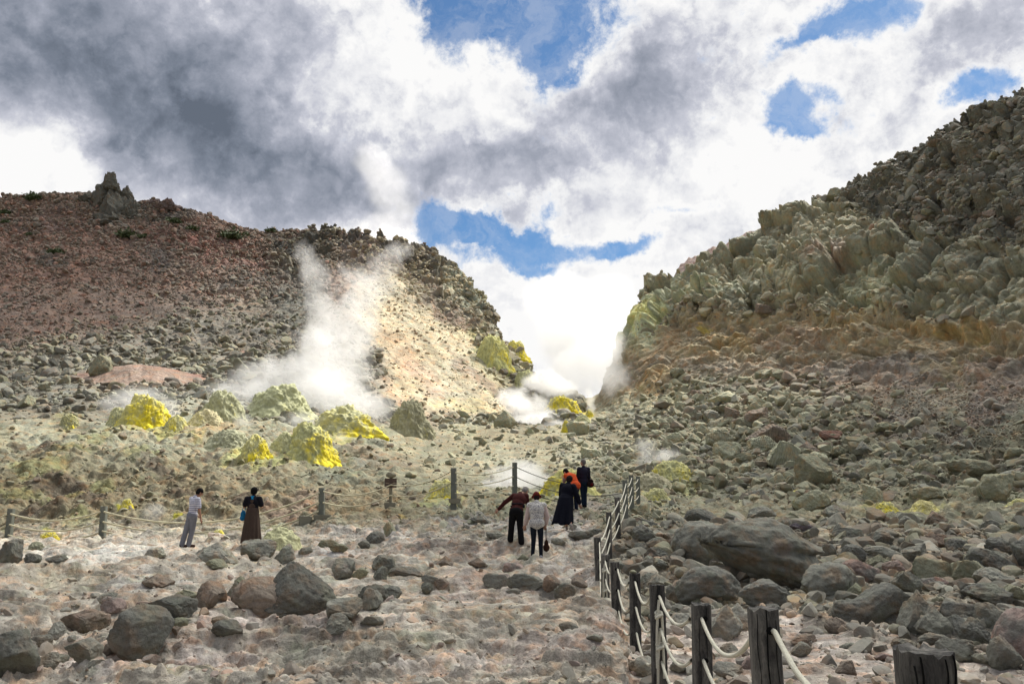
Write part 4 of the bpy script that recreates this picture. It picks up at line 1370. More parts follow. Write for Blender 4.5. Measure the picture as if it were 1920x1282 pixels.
M_RUB = rock_material('rubble_stone', attr=True, bump=.7, scale=1.0, vary=.28, dist=.05, hue=.4, speck=.2)


def rot_mats(n, rs, tilt=.5):
    a = rs.uniform(0, 2 * np.pi, n)
    b = rs.normal(0, tilt, n)
    c = rs.normal(0, tilt, n)
    ca, sa, cb, sb, cc, sc_ = np.cos(a), np.sin(a), np.cos(b), np.sin(b), np.cos(c), np.sin(c)
    M = np.zeros((n, 3, 3))
    M[:, 0] = np.stack([ca * cc - sa * sb * sc_, -sa * cb, ca * sc_ + sa * sb * cc], 1)
    M[:, 1] = np.stack([sa * cc + ca * sb * sc_, ca * cb, sa * sc_ - ca * sb * cc], 1)
    M[:, 2] = np.stack([-cb * sc_, sb, cb * cc], 1)
    return M


for zn, r in ALLR.items():
    VV, FF, CC = [], [], []
    n0 = 0
    k = r['keep']
    for (lo, hi, T_) in ((0, 3.6, TINY), (3.6, 11, LOW), (11, 999, HIGH)):
        sel = np.nonzero(k & (r['ps'] >= lo) & (r['ps'] < hi))[0]
        if not len(sel): continue
        ti = _rs2.randint(0, len(T_), len(sel))
        for t in range(len(T_)):
            s = sel[ti == t]
            if not len(s): continue
            V, F = T_[t]
            M = rot_mats(len(s), _rs2)
            sz = r['size'][s][:, None] / 2 * np.stack([_rs2.uniform(.8, 1.3, len(s)), _rs2.uniform(.7, 1.1, len(s)), _rs2.uniform(.45, .9, len(s))], 1)
            A = np.einsum('nij,nvj->nvi', M, V[None] * sz[:, None, :])
            A += (r['pos'][s] + r['nrm'][s] * (r['size'][s] * .10)[:, None])[:, None, :]
            tc_ = np.array([TONES[q] for q in ZT[zn]])[r['tone'][s]]
            # loose stones take the colour of the ground they broke from
            gc = CG.reshape(-1, 3)[np.clip((np.searchsorted(-PYG[:, 0], -r['py'][s])), 0, NR - 1) * NC + np.clip(np.searchsorted(CX, r['px'][s]), 0, NC - 1)]
            kk = .3 if zn in ('ridge', 'fines', 'lit') else .70
            cc_ = (tc_ * kk + gc * (1 - kk)) * _rs2.uniform(.78, 1.2, (len(s), 1))
            VV.append(A.reshape(-1, 3))
            FF.append((F[None] + (n0 + np.arange(len(s)) * len(V))[:, None, None]).reshape(-1, 3))
            CC.append(np.repeat(cc_, len(V), 0))
            n0 += len(s) * len(V)
    nm = {'gravel': 'gravel', 'lit': 'scree', 'hill_up': 'scree', 'hill_lo': 'scree', 'fines': 'scree', 'ridge': 'scree', 'upper': 'scree'}.get(zn, 'rubble')
    me = np_mesh(nm, np.concatenate(VV), np.concatenate(FF), M_RUB, np.concatenate(CC), smooth=False)
    tag(link_mesh(nm, me), {'gravel': 'loose gravel on the pinkish path', 'rubble': 'loose grey-green rubble', 'scree': 'loose scree on the slope'}[nm], None, kind='stuff')
# ------------------------------------------------------------------ sulfur mounds
M_SUL = rock_material('sulfur_crust', attr=True, bump=.9, scale=1.4, vary=.22, dist=.07, speck=.2, rough=.85)


def put_mound(x0, y0, x1, y1, yel, label, seed, side=0.3, name='sulfur_mound', cat='sulfur mound', base=(.40, .42, .27), sub=6, rough=1.0, group='sulfur mounds of the valley'):
    yc0 = [.60, .52, .04]
    cx, w, h = (x0 + x1) / 2, x1 - x0, y1 - y0
    p = hit_pix(cx, y1 - h * .08)
    if p is None: return
    Y = p.y
    W, H = w * Y / FPX / 2, h * Y / FPX
    V, F = ICO[sub]
    s = seed * 5.3
    Q = V * np.array([1, 1, 1.0])
    n = V.copy()
    lump = .28 * fbm(V * 1.3 + s, 3, .55) + .13 * fbm(V * 2.6 + s, 4, .6, True) * rough + .055 * blocks(V * 3.4 + s, .6, .7, .2) * rough + .04 * blocks(V * 9 + s, .6, .7, .22) * rough + .024 * blocks(V * 20 + s, .6, .7, .25) * rough + .05 * fbm(V * 11 + s, 4, .7) * rough
    Q = Q * (1 + lump)[:, None]
    Q[:, 2] = np.where(Q[:, 2] > 0, Q[:, 2] ** 1.0, Q[:, 2] * 1.3)
    hi = Q[:, 2].max()
    xm = np.abs(Q[Q[:, 2] > -.1][:, 0]).max()
    Q = Q / np.array([xm, xm, hi])
    fl = np.clip(.42 - Q[:, 2], 0, .6)
    Q[:, :2] *= (1 + .95 * fl ** 1.5)[:, None]
    f = fbm(V * 1.7 + s + 3, 4, .6)
    stre = fbm(V * np.array([5, 5, 1.6]) + s, 4, .6)
    gr_ = fbm(V * 9 + s, 3, .65)
    cr_ = worley(V * 7 + s)[2][:, 0] - .5
    yy = sstep(f + .45 * stre + .55 * gr_ + .30 * cr_ + side * V[:, 0] - .42 * V[:, 2] + .1 - .2 * V[:, 1] + (yel - .5) * 1.5, .0, .9)
    pale = np.array(base) * (1 + .25 * stre)[:, None]
    yc = np.array([.56, .49, .035]) * (1 + .35 * stre)[:, None] * np.array([1, 1, 1])
    lemon = np.array([.52, .50, .20])
    half = sstep(f + .3 * stre + .5 * gr_ + (yel - .5) * 1.6 + .05, -.3, .5)[:, None]
    C = pale * (1 - half * .75) + lemon * half * .75
    C = C * (1 - yy[:, None]) + yc * yy[:, None]
    if yel < 0:
        low = sstep(-Q[:, 2] + .25 * f + .1 * stre, -.62, -.25)[:, None]
        C = C * (1 - low) + np.array([.40, .30, .22]) * (1 + .3 * stre)[:, None] * low
        Q[:, 1] *= 2.2
    C = C * (1 + .5 * gr_ + .25 * cr_)[:, None]
    Q = Q * np.array([W, W * .75, H])
    me = np_mesh(name, Q, F, M_SUL, np.clip(C * np.array([1.16, 1.10, 1.0]), .02, .8), smooth=True)
    o = link_mesh(name, me)
    bot = EYE + float(pix_uw(cx, y1)[1]) * Y
    Yc = Y + W * .4
    o.location = (float(pix_uw(cx, y1)[0]) * Yc, Yc, EYE + float(pix_uw(cx, y1)[1]) * Yc + .0)
    tag(o, label, cat, group)
    return o


put_mound(222, 736, 322, 808, .80, 'brightest yellow sulfur mound, domed, below the reddish bank', 1, .4)
put_mound(305, 777, 356, 808, .55, 'low pale yellow sulfur mound against the right foot of the brightest mound', 2, 0)
put_mound(198, 762, 240, 803, .35, 'low pale green sulfur mound at the left foot of the brightest mound', 3)
put_mound(372, 727, 458, 792, .12, 'pale green crusty mound with a ragged dark crest, right of the reddish bank', 4, base=(.33, .35, .24))
put_mound(352, 764, 420, 803, .22, 'low cream-coloured mound right of the brightest yellow mound', 5, base=(.45, .43, .29))
put_mound(384, 804, 468, 842, .04, 'low grey-green lumpy mound left of the small yellow-faced mound', 6, base=(.33, .35, .26))
put_mound(448, 812, 508, 862, .62, 'small sulfur mound with a bright yellow right face', 7, .9)
put_mound(530, 789, 629, 863, .52, 'big green sulfur mound with yellow streaks down its right side', 8, .7, base=(.34, .37, .22))
put_mound(505, 808, 560, 852, .18, 'low green mound against the left side of the yellow-streaked one', 9)
put_mound(575, 756, 716, 818, .50, 'long pale sulfur mound with a yellow right end in front of the steam', 10, .6, base=(.40, .42, .27))
put_mound(462, 717, 582, 780, .10, 'large pale green mound standing highest, behind the streaked mound', 11, base=(.39, .42, .28))
put_mound(727, 744, 812, 816, .0, 'dark grey-green rubbly mound right of the big steam plume', 12, base=(.26, .265, .19))
put_mound(798, 897, 862, 934, .55, 'yellow-green sulfur mound left of the mossy fence post', 13, -.1)
put_mound(1004, 878, 1126, 936, .62, 'large yellow sulfur mound behind the orange vest visitor', 14, -.5, base=(.42, .44, .22))
put_mound(1016, 738, 1092, 778, .88, 'ochre yellow sulfur crust inside the valley steam', 15, .1)
put_mound(1096, 768, 1113, 783, .85, 'little yellow vent cone under the thin steam jet', 16)
put_mound(1076, 776, 1108, 793, .25, 'pale flat crust left of the little yellow vent', 17)
put_mound(1052, 786, 1072, 812, 1.0, 'yellow crust on the left side of the grey-green block', 18)
put_mound(1216, 862, 1302, 908, .50, 'green-yellow sulfur mound beside the small steam puff right of the fence', 19, -.2, base=(.36, .38, .22))
put_mound(1640, 939, 1684, 961, .66, 'small pointed yellow mound, left of the twin mounds in the boulder field', 20, -.2)
put_mound(1709, 937, 1759, 961, .42, 'small cream-yellow mound, right of the twin mounds in the boulder field', 21, 0, base=(.5, .48, .26))
put_mound(1892, 934, 1930, 948, .5, 'yellow crust cut by the right edge of the photo', 22)
put_mound(1484, 918, 1500, 929, .9, 'tiny bright yellow spot of sulfur above the pale pyramid rock', 23, sub=4)
put_mound(944, 636, 990, 672, .75, 'yellow crust sticking out of the sunlit slope into the valley steam', 24, .2)
put_mound(890, 622, 958, 690, .42, 'pale yellow crust on the right end of the sunlit slope', 25, .2, base=(.42, .44, .22))
put_mound(958, 690, 1012, 735, .3, 'pale green crust low on the right end of the sunlit slope', 26, .2, base=(.36, .38, .22))
put_mound(488, 988, 566, 1034, .12, 'smooth pale green crust behind the woman in the brown apron', 27, 0, rough=.4, base=(.40, .42, .27))
put_mound(1204, 914, 1258, 941, .35, 'pale green-yellow crust right of the fence end', 28, 0, base=(.38, .39, .23))
put_mound(75, 995, 108, 1012, .7, 'small yellow crust under the ropes of the left fence', 29)
put_mound(226, 934, 248, 952, .75, 'small yellow crust on the bank right of the second rope post', 30)
put_mound(110, 774, 150, 802, .4, 'ragged yellow-green crust left of the brightest mound', 31, base=(.3, .31, .2))
put_mound(400, 992, 420, 1004, .7, 'tiny yellow crust right of the striped shirt man', 32, sub=4)
put_mound(1290, 752, 1330, 775, .0, 'pale green lump at the top of the valley rubble', 33, base=(.36, .38, .27)) if False else None
put_mound(1180, 884, 1262, 920, .05, 'grey-green crusted lump behind the far end of the right fence', 34, base=(.33, .325, .24))

# ------------------------------------------------------------------ crags on the left ridge
m_crag = rock_material('crag_stone', attr=True, bump=.9, scale=.7, vary=.3, dist=.12, hue=.3)


def crag(name, parts, Y, col, label):
    VV, FF = [], []
    n = 0
    for i, (cx, cyy, w, h) in enumerate(parts):
        V, F = rock_verts(500 + i + int(cx), 5, 14, .16, .45, .85)
        V = V * (1 + .16 * blocks(V * 2.6 + i, .9, .6, .15))[:, None]
        V[:, :2] *= (1 - .28 * np.clip(V[:, 2], -1, 1))[:, None]
        c = pix_pt(cx, cyy, Y + (i % 3) * 1.5)
        s = Y / FPX / 2
        VV.append(V * np.array([w * s, w * s * .8, h * s]) + c)
        FF.append(F + n); n += len(V)
    V = np.concatenate(VV)
    me = np_mesh(name, V, np.concatenate(FF), m_crag, np.array(col) * (1 + .3 * fbm(V * .5, 4))[:, None], smooth=True)
    tag(link_mesh(name, me), label, 'crag')


crag('crag', [(205, 424, 116, 50), (250, 414, 74, 44), (172, 404, 46, 44), (212, 402, 92, 110), (200, 372, 62, 76), (232, 372, 44, 56), (207, 342, 30, 40), (204, 330, 12, 18), (176, 392, 40, 66), (245, 398, 40, 60), (160, 372, 26, 22), (216, 425, 70, 50)], 181,
     (.105, .105, .09), 'tall dark crag with a knobbed tip standing on the left ridge')
crag('crag', [(310, 386, 46, 30), (330, 394, 36, 24), (290, 382, 26, 20)], 182, (.15, .12, .115), 'low purple-brown crag on the ridge right of the tall one')
crag('crag', [(622, 427, 10, 10), (628, 424, 8, 12), (616, 430, 10, 7)], 182, (.10, .10, .09), 'tiny pair of stones on the ridge above the big steam plume')

# ------------------------------------------------------------------ creeping pines on the ridge
m_leaf = bpy.data.materials.new('dwarf_pine_needles')
m_leaf.use_nodes = True
_T = NT(m_leaf.node_tree)
_b = _T.n['Principled BSDF']
_b.inputs['Roughness'].default_value = .7
_g = _T.new('ShaderNodeNewGeometry')
_T.put(_b.inputs['Base Color'], _T.mix(_T.noise(_g.outputs['Position'], 3.0, 3), (.035, .055, .018), (.09, .12, .04)))
for i_, (cx, cyy, w, lab) in enumerate([(62, 371, 34, 'long low green shrub on the left ridge line'), (8, 398, 24, 'dark green shrub cut by the left edge, the upper one'), (14, 416, 20, 'small green shrub near the left edge, under another'),
                                        (56, 438, 16, 'tiny green shrub on the red slope below the left ridge'), (105, 472, 30, 'lowest green shrub on the red slope'), (236, 442, 38, 'wide green shrub at the foot of the tall crag'),
                                        (268, 443, 22, 'small shrub right of the wide one under the crag'), (326, 415, 30, 'green shrub below the low purple crag'), (360, 428, 24, 'green shrub slanting down right of the low crag'),
                                        (435, 443, 42, 'widest bright green shrub on the ridge slope'), (461, 438, 16, 'tiny shrub right of the widest one'), (508, 431, 20, 'single green shrub on the ridge line left of the steam')]):
    p = hit_pix(cx, cyy + 3)
    if p is None: p = Vector(tuple(pix_pt(cx, cyy + 3, 184)))
    Y = p.y
    r_ = np.random.RandomState(i_)
    n = 900
    W = w * Y / FPX / 2
    q = r_.normal(size=(n, 3)) * np.array([.42, .3, .26])
    q[:, 2] = np.abs(q[:, 2]) + .1 * np.sin(q[:, 0] * 6)
    ctr = q * W * np.array([1, 1, .9])
    d1 = r_.normal(size=(n, 3)) * .12 * W
    d2 = r_.normal(size=(n, 3)) * .07 * W
    V = np.stack([ctr - d1, ctr + d1, ctr + d2 * 2], 1).reshape(-1, 3)
    sp = empty('dwarf_pine', tuple(p))
    link_mesh('foliage', np_mesh('foliage', V, np.arange(n * 3).reshape(-1, 3), m_leaf), sp)
    tag(sp, lab, 'shrub', 'creeping pines on the left ridge')

# ------------------------------------------------------------------ rope fences
M_POST = bpy.data.materials.new('charred_wood')
M_POST.use_nodes = True
_T = NT(M_POST.node_tree)
_b = _T.n['Principled BSDF']
_b.inputs['Roughness'].default_value = .82
_b.inputs['Specular IOR Level'].default_value = .25
_tc = _T.new('ShaderNodeTexCoord')
_oi = _T.new('ShaderNodeNewGeometry')
_v = _T.v('ADD', _T.v('MULTIPLY', _oi.outputs['Position'], (26, 26, 1.8)), _T.v('SCALE', _T.noise(_oi.outputs['Position'], 4, 4, .6, col=True), scale=3.0))
_g1 = _T.noise(_v, 1.0, 6, .65)
_g2 = _T.noise(_T.v('MULTIPLY', _oi.outputs['Position'], (7, 7, .9)), 1.0, 4, .6)
_c = _T.ramp(_T.m('ADD', _T.m('MULTIPLY', _g1, .6), _T.m('MULTIPLY', _g2, .5)), [(.36, (.010, .010, .011)), (.48, (.038, .036, .034)), (.58, (.092, .088, .078)), (.72, (.21, .195, .17))])
_T.put(_b.inputs['Base Color'], _c)
_bp = _T.new('ShaderNodeBump'); _bp.inputs['Strength'].default_value = .8; _bp.inputs['Distance'].default_value = .012
_T.put(_bp.inputs['Height'], _g1); _T.l.new(_bp.outputs[0], _b.inputs['Normal'])
M_POST2 = flat_material('grey_weathered_wood', (.155, .165, .14), .9, .2, 14, .6)
M_CRACK = flat_material('dark_crack', (.004, .004, .004), 1, .01)
M_ROPE = flat_material('worn_white_rope', (.55, .53, .43), .85, .12, 90, .8)
M_ROPE2 = flat_material('aged_rope', (.56, .52, .36), .9, .15, 60, .6)
M_CONC = rock_material('rough_concrete', base=(.24, .23, .18), bump=.5, scale=2, vary=.2)
M_RUST = flat_material('rust_stain', (.12, .055, .03), .9, .25, 12, .5)


def post_mesh(w, h, taper=.06, seed=0, cracks=()):
    """rounded square post, its base at z = 0, wavering sides and split top edge"""
    rs = np.random.RandomState(seed)
    nz, na = 22, 32
    V = []
    for k in range(nz + 1):
        t = k / nz
        for j in range(na):
            a = 2 * math.pi * j / na + math.pi / 4
            c, s = math.cos(a), math.sin(a)
            r = (abs(c) ** 5 + abs(s) ** 5) ** (-1 / 5) * w / 2
            r *= 1 + taper * (.5 - t)
            V.append((c * r, s * r, h * t))
    V = np.array(V)
    n = fbm(V * np.array([30, 30, 3]) + seed, 3, .6)
    V[:, :2] *= (1 + .018 * n)[:, None]
    top = (np.arange(len(V)) >= nz * na)
    V[top, 2] += .006 * rs.normal(size=top.sum())
    F = []
    for k in range(nz):
        for j in range(na):
            F.append((k * na + j, k * na + (j + 1) % na, (k + 1) * na + (j + 1) % na, (k + 1) * na + j))
    V = list(map(tuple, V))
    ct = len(V)
    V.append((0, 0, h - .004))
    me = bpy.data.meshes.new('post')
    fs = [tuple(f) for f in F] + [(nz * na + j, nz * na + (j + 1) % na, ct) for j in range(na)]
    me.from_pydata(V, [], fs)
    me.update()
    return me


def tube(name, pts, r, mat, parent=None, twist=True, sides=8):
    """a rope as a twisted tube mesh"""
    pts = [Vector(p) for p in pts]
    V, F = [], []
    L = 0.0
    for i, p in enumerate(pts):
        t = (pts[min(i + 1, len(pts) - 1)] - pts[max(i - 1, 0)]).normalized()
        if i: L += (p - pts[i - 1]).length
        up = Vector((0, 0, 1)) if abs(t.z) < .9 else Vector((1, 0, 0))
        s = t.cross(up).normalized()
        u = s.cross(t)
        for j in range(sides):
            a = 2 * math.pi * j / sides
            rr = r * (1 + .14 * math.cos(3 * (a - (L / r * .35 if twist else 0))))
            q = p + (s * math.cos(a) + u * math.sin(a)) * rr
            V.append(tuple(q))
    n = len(pts)
    for i in range(n - 1):
        for j in range(sides):
            F.append((i * sides + j, i * sides + (j + 1) % sides, (i + 1) * sides + (j + 1) % sides, (i + 1) * sides + j))
    me = bpy.data.meshes.new(name)
    me.from_pydata(V, [], F)
    me.materials.append(mat)
    for p_ in me.polygons: p_.use_smooth = True
    return link_mesh(name, me, parent)


def sag(a, b, s, n=24, skew=0.0):
    a, b = Vector(a), Vector(b)
    out = []
    for i in range(n + 1):
        t = i / n
        p = a.lerp(b, t)
        p.z -= s * 4 * t * (1 - t) * (1 + skew * (t - .5))
        out.append(p)
    return out


def relative(o, root):
    """put a child built in world coordinates under a root without moving it"""
    o.parent = root
    o.matrix_parent_inverse = Matrix.Translation(root.location).inverted()
    return o


RP = [(1725, 1215, 2.4, .142), (1437, 1140, 4.2, .142), (1307, 1130, 6.4, .14), (1231, 1096, 8.1, .14), (1187, 1074, 10.3, .14), (1155, 1053, 12.4, .14), (1132, 1039, 14.2, .14),
      (1122, 1007, 16.8, .14), (1141, 960, 19.2, .13), (1158, 932, 20.9, .13), (1172, 900, 23.7, .14), (1183, 890, 27, .15), (1195, 893, 29.5, .15)]
root = empty('rope_fence', (RP[4][0] * 0 + 1.6, 10.3, -.3))
tag(root, 'dark wooden posts strung with white ropes, running up the right side of the path', 'rope fence')
tops = []
for i, (px, py, Y, w) in enumerate(RP):
    t = Vector(tuple(pix_pt(px, py, Y)))
    tops.append(t)
    gz = ground_z(t.x, t.y)
    H = max(t.z - gz + .25, 1.25)
    me = post_mesh(w, H, .05, 60 + i)
    me.materials.append(M_POST if i < 9 else (M_POST if i == 9 else M_POST2))
    o = link_mesh('post', me)
    o.location = (t.x, t.y, t.z - H)
    o.rotation_euler = (R(random.Random(i).uniform(-1.2, 1.2)), R(random.Random(i + 50).uniform(-1.2, 1.2)), R(-6 + 3 * (i % 4)))
    relative(o, root)
    fz = -w * .5
    # long drying cracks and rope holes
    for (dx, z0, z1, cw) in {0: [(-.035, .005, .30, .004), (.03, .01, .22, .003), (-.052, .03, .28, .002), (.052, .0, .2, .0025)], 1: [(-.004, .0, .62, .006), (.04, .05, .5, .002), (-.05, .02, .4, .002)], 2: [(.02, .02, .5, .003), (-.03, .1, .7, .003)], 3: [(-.01, .0, .5, .003)], 4: [(.01, .0, .5, .003)]}.get(i, []):
        V, F = [], []
        for k in range(13):
            tt = k / 12
            ww = cw * (1 - .7 * abs(tt - .3)) * .5
            x = dx + .004 * math.sin(tt * 9 + i)
            V += [(x - ww, fz - .0035, H - z0 - (z1 - z0) * tt), (x + ww, fz - .0035, H - z0 - (z1 - z0) * tt), (x + ww, fz + .006, H - z0 - (z1 - z0) * tt), (x - ww, fz + .006, H - z0 - (z1 - z0) * tt)]
        for k in range(12):
            for j in range(4):
                F.append((k * 4 + j, k * 4 + (j + 1) % 4, (k + 1) * 4 + (j + 1) % 4, (k + 1) * 4 + j))
        me = bpy.data.meshes.new('crack'); me.from_pydata(V, [], F); me.materials.append(M_CRACK)
        link_mesh('crack', me, o)
    if i < 9:
        for z in (.10, .40, .70):
            hx = .012
            pts = [(hx + .019 * math.cos(a), fz - .003 + (.008 if q else 0), H - z + .019 * math.sin(a)) for q in (0, 1) for a in np.linspace(0, 2 * math.pi, 14, endpoint=False)]
            me = bpy.data.meshes.new('rope_hole')
            me.from_pydata(pts, [], [tuple(range(14))] + [(j, (j + 1) % 14, 14 + (j + 1) % 14, 14 + j) for j in range(14)])
            me.materials.append(M_CRACK)
            link_mesh('rope_hole', me, o)
    if i in (3, 4, 5, 6, 2):
        # rusty foot
        me = post_mesh(w * 1.015, .36, .0, 90 + i); me.materials.append(M_RUST)
        f = link_mesh('stained_foot', me, o)
        f.location = (0, 0, max(H - 1.28, -.05))
for i in range(len(tops) - 1):
    near, far = tops[i], tops[i + 1]
    w = RP[i + 1][3]
    for k, z in enumerate((.10, .40, .70)):
        if i == 2 and k == 2: pass
        a = far + Vector((.012, -w * .5 + .0, -z))
        b = near + Vector((-.055, .03, -z - .02))
        ln = (a - b).length
        s = (.20 if i == 0 else .17 if i < 3 else .13 if i < 6 else .12) * ln / 2.0 * (1 + .12 * math.sin(i * 3 + k * 2))
        relative(tube('rope', [a + Vector((0, .05, 0))] + sag(a + Vector((0, -.006, 0)), b, s, 26), .0135 if i < 7 else .015, M_ROPE), root)
# rope leaving the nearest post out of the picture
n0 = tops[0]
relative(tube('rope', [n0 + Vector((.012, -.03, -.10))] + sag(n0 + Vector((.012, -.077, -.10)), n0 + Vector((.25, -.55, -.20)), .1, 16), .0135, M_ROPE), root)


def knot(c, r, parent_root):
    for k in range(3):
        pts = []
        for j in range(15):
            a = 2 * math.pi * j / 14
            v = Vector((math.cos(a) * r, math.sin(a) * r * .45, math.sin(a + k) * r * .5))
            pts.append(c + v + Vector((0, -.012 * k, -.015 * k)))
        relative(tube('rope_knot', pts, .011, M_ROPE), parent_root)


for (i, offs) in ((3, .0), (6, .0)):
    t = tops[i] + Vector((-.005, -.088, 0))
    for z in ((.13, .42) if i == 3 else (.12, .45, .72)):
        knot(t + Vector((0, 0, -z - .12)), .032, root)
        relative(tube('rope', [t + Vector((.012, .02, -z)), t + Vector((-.004, -.005, -z - .1)), t + Vector((-.02, -.01, -z - .25)), t + Vector((-.03, 0, -z - .5)), t + Vector((-.028, 0, -z - .62))], .0125, M_ROPE), root)
        relative(tube('rope', [t + Vector((.03, .0, -z - .12)), t + Vector((.035, -.01, -z - .28)), t + Vector((.032, .0, -z - .42))], .0125, M_ROPE), root)
peb = put_rock(1180, 1066, 1193, 1076, 'pale green', False, 'small pale pebble lying on top of the fifth-nearest fence post', sink=0)
peb.scale = (.042, .036, .024)
peb.location = tops[4] + Vector((0, 0, .018))
peb.rotation_euler = (0, 0, .4)

# ---- rope fence on the left and back
LP = [(-150, 958, 1020, 27.5, 0, 0), (22, 953, 1018, 27.4, -7, 0), (196, 949, 1009, 27.4, -4, 1), (604, 914, 969, 28.4, 0, 1), (851, 877, 936, 27.6, 0, 1), (965, 867, 927, 29.4, 0, 1)]
root2 = empty('rope_fence', (-12, 28, .5))
tag(root2, 'grey weathered posts with sagging ropes in front of the left bank', 'rope fence')
lt = []


def footing(x, y, z, sx, sy, sz, parent, rootobj):
    bm = bmesh.new()
    bmesh.ops.create_cube(bm, size=1.0)
    for v in bm.verts:
        k = 1.0 if v.co.z > 0 else .78
        v.co = Vector((v.co.x * sx * k, v.co.y * sy * k, v.co.z * sz))
    bmesh.ops.bevel(bm, geom=bm.edges[:], offset=.02, segments=2, affect='EDGES')
    me = bpy.data.meshes.new('footing'); bm.to_mesh(me); bm.free()
    me.materials.append(M_CONC)
    o = link_mesh('footing', me)
    o.location = (x, y, z)
    return o


for i, (px, t0, b0, Y, lean, foot) in enumerate(LP):
    t = Vector(tuple(pix_pt(px, t0, Y)))
    b = Vector(tuple(pix_pt(px + lean, b0, Y)))
    lt.append(t)
    H = t.z - b.z + .35
    me = post_mesh(.20 if i < 5 else .19, H, .1, 80 + i); me.materials.append(M_POST2)
    o = link_mesh('post', me)
    o.location = (b.x, b.y, b.z - .35)
    d = (t - b).normalized()
    o.rotation_euler = (0, math.atan2(d.x, d.z), 0)
    relative(o, root2)
    if foot:
        f = footing(b.x, b.y, b.z - .06, .62 if i < 4 else .42, .5, .26 if i < 4 else .16, o, root2)
        f.parent = o
        f.matrix_parent_inverse = (Matrix.Translation(root2.location) @ Matrix.Identity(4)).inverted() if False else Matrix()
        f.location = (0.03, -.02, .30)
        f.rotation_euler = (0, -math.atan2(d.x, d.z), .15)
sgt = Vector(tuple(pix_pt(732, 897, 29.6)))
for (a, b, lv, s) in [(0, 1, (.18, .55, .9), .35), (1, 2, (.17, .52, .86), .25), (2, 3, (.17, .50, .80), .66), (4, 5, (.16, .50, .84), .16)]:
    for z in lv:
        relative(tube('rope', sag(lt[a] + Vector((.05, -.11, -z)), lt[b] + Vector((-.05, -.11, -z)), s, 30), (.027 if a < 3 else .018), M_ROPE2), root2)
for z, z2 in ((.12, .22), (.5, .6)):
    relative(tube('rope', sag(lt[3] + Vector((.06, -.1, -z)), sgt + Vector((0, .08, -z2)), .25, 20), .023, M_ROPE2), root2)
    relative(tube('rope', sag(sgt + Vector((0, .08, -z2)), lt[4] + Vector((-.08, -.1, -z)), .2, 20), .020, M_ROPE2), root2)
for z in (.16, .52, .86):
    relative(tube('rope', sag(lt[5] + Vector((.05, -.1, -z)), tops[12] + Vector((-.05, 0, -z + .05)), .42, 30), .014, M_ROPE2 if False else flat_material('dark_rope', (.10, .10, .09), .9)), root2)
# concrete block beside the footing
cb = hit_pix(569, 984)
c_ = footing(cb.x, cb.y + .2, cb.z + .13, .46, .4, .34, None, None)
c_.name = 'concrete_block'
c_.rotation_euler = (0, .08, .2)
tag(c_, 'pale concrete block lying left of the middle fence footing', 'concrete block')

# ---- the sign
sp = Vector(tuple(pix_pt(732, 947, 29.8)))
sg = empty('wooden_sign', tuple(sp))
tag(sg, 'small blank brown wooden sign on a short post with a concrete foot', 'sign')
me = post_mesh(.12, 1.02, .05, 71); me.materials.append(flat_material('pale_driftwood', (.24, .22, .16), .9, .2, 10, .5))
link_mesh('post', me, sg)
f = footing(0, 0, -.02, .44, .4, .24, None, None); f.parent = sg
M_BOARD = flat_material('brown_board', (.105, .075, .06), .9, .25, 9, .5)
bm = bmesh.new()
for k in range(2):
    r = bmesh.ops.create_cube(bm, size=1.0, matrix=Matrix.Translation((0, -.085, .72 + k * .172)) @ Matrix.Diagonal((.44, .035, .165, 1)))
me = bpy.data.meshes.new('board'); bm.to_mesh(me); bm.free(); me.materials.append(M_BOARD)
link_mesh('board', me, sg)
V, F = rock_verts(77, 3, 6, .15)
me = np_mesh('lichen_cap', V * np.array([.19, .09, .12]) + np.array([.0, -.05, 1.10]), F, rock_material('lichen', base=(.26, .24, .17), bump=.6, scale=3), smooth=True)
link_mesh('lichen_cap', me, sg)
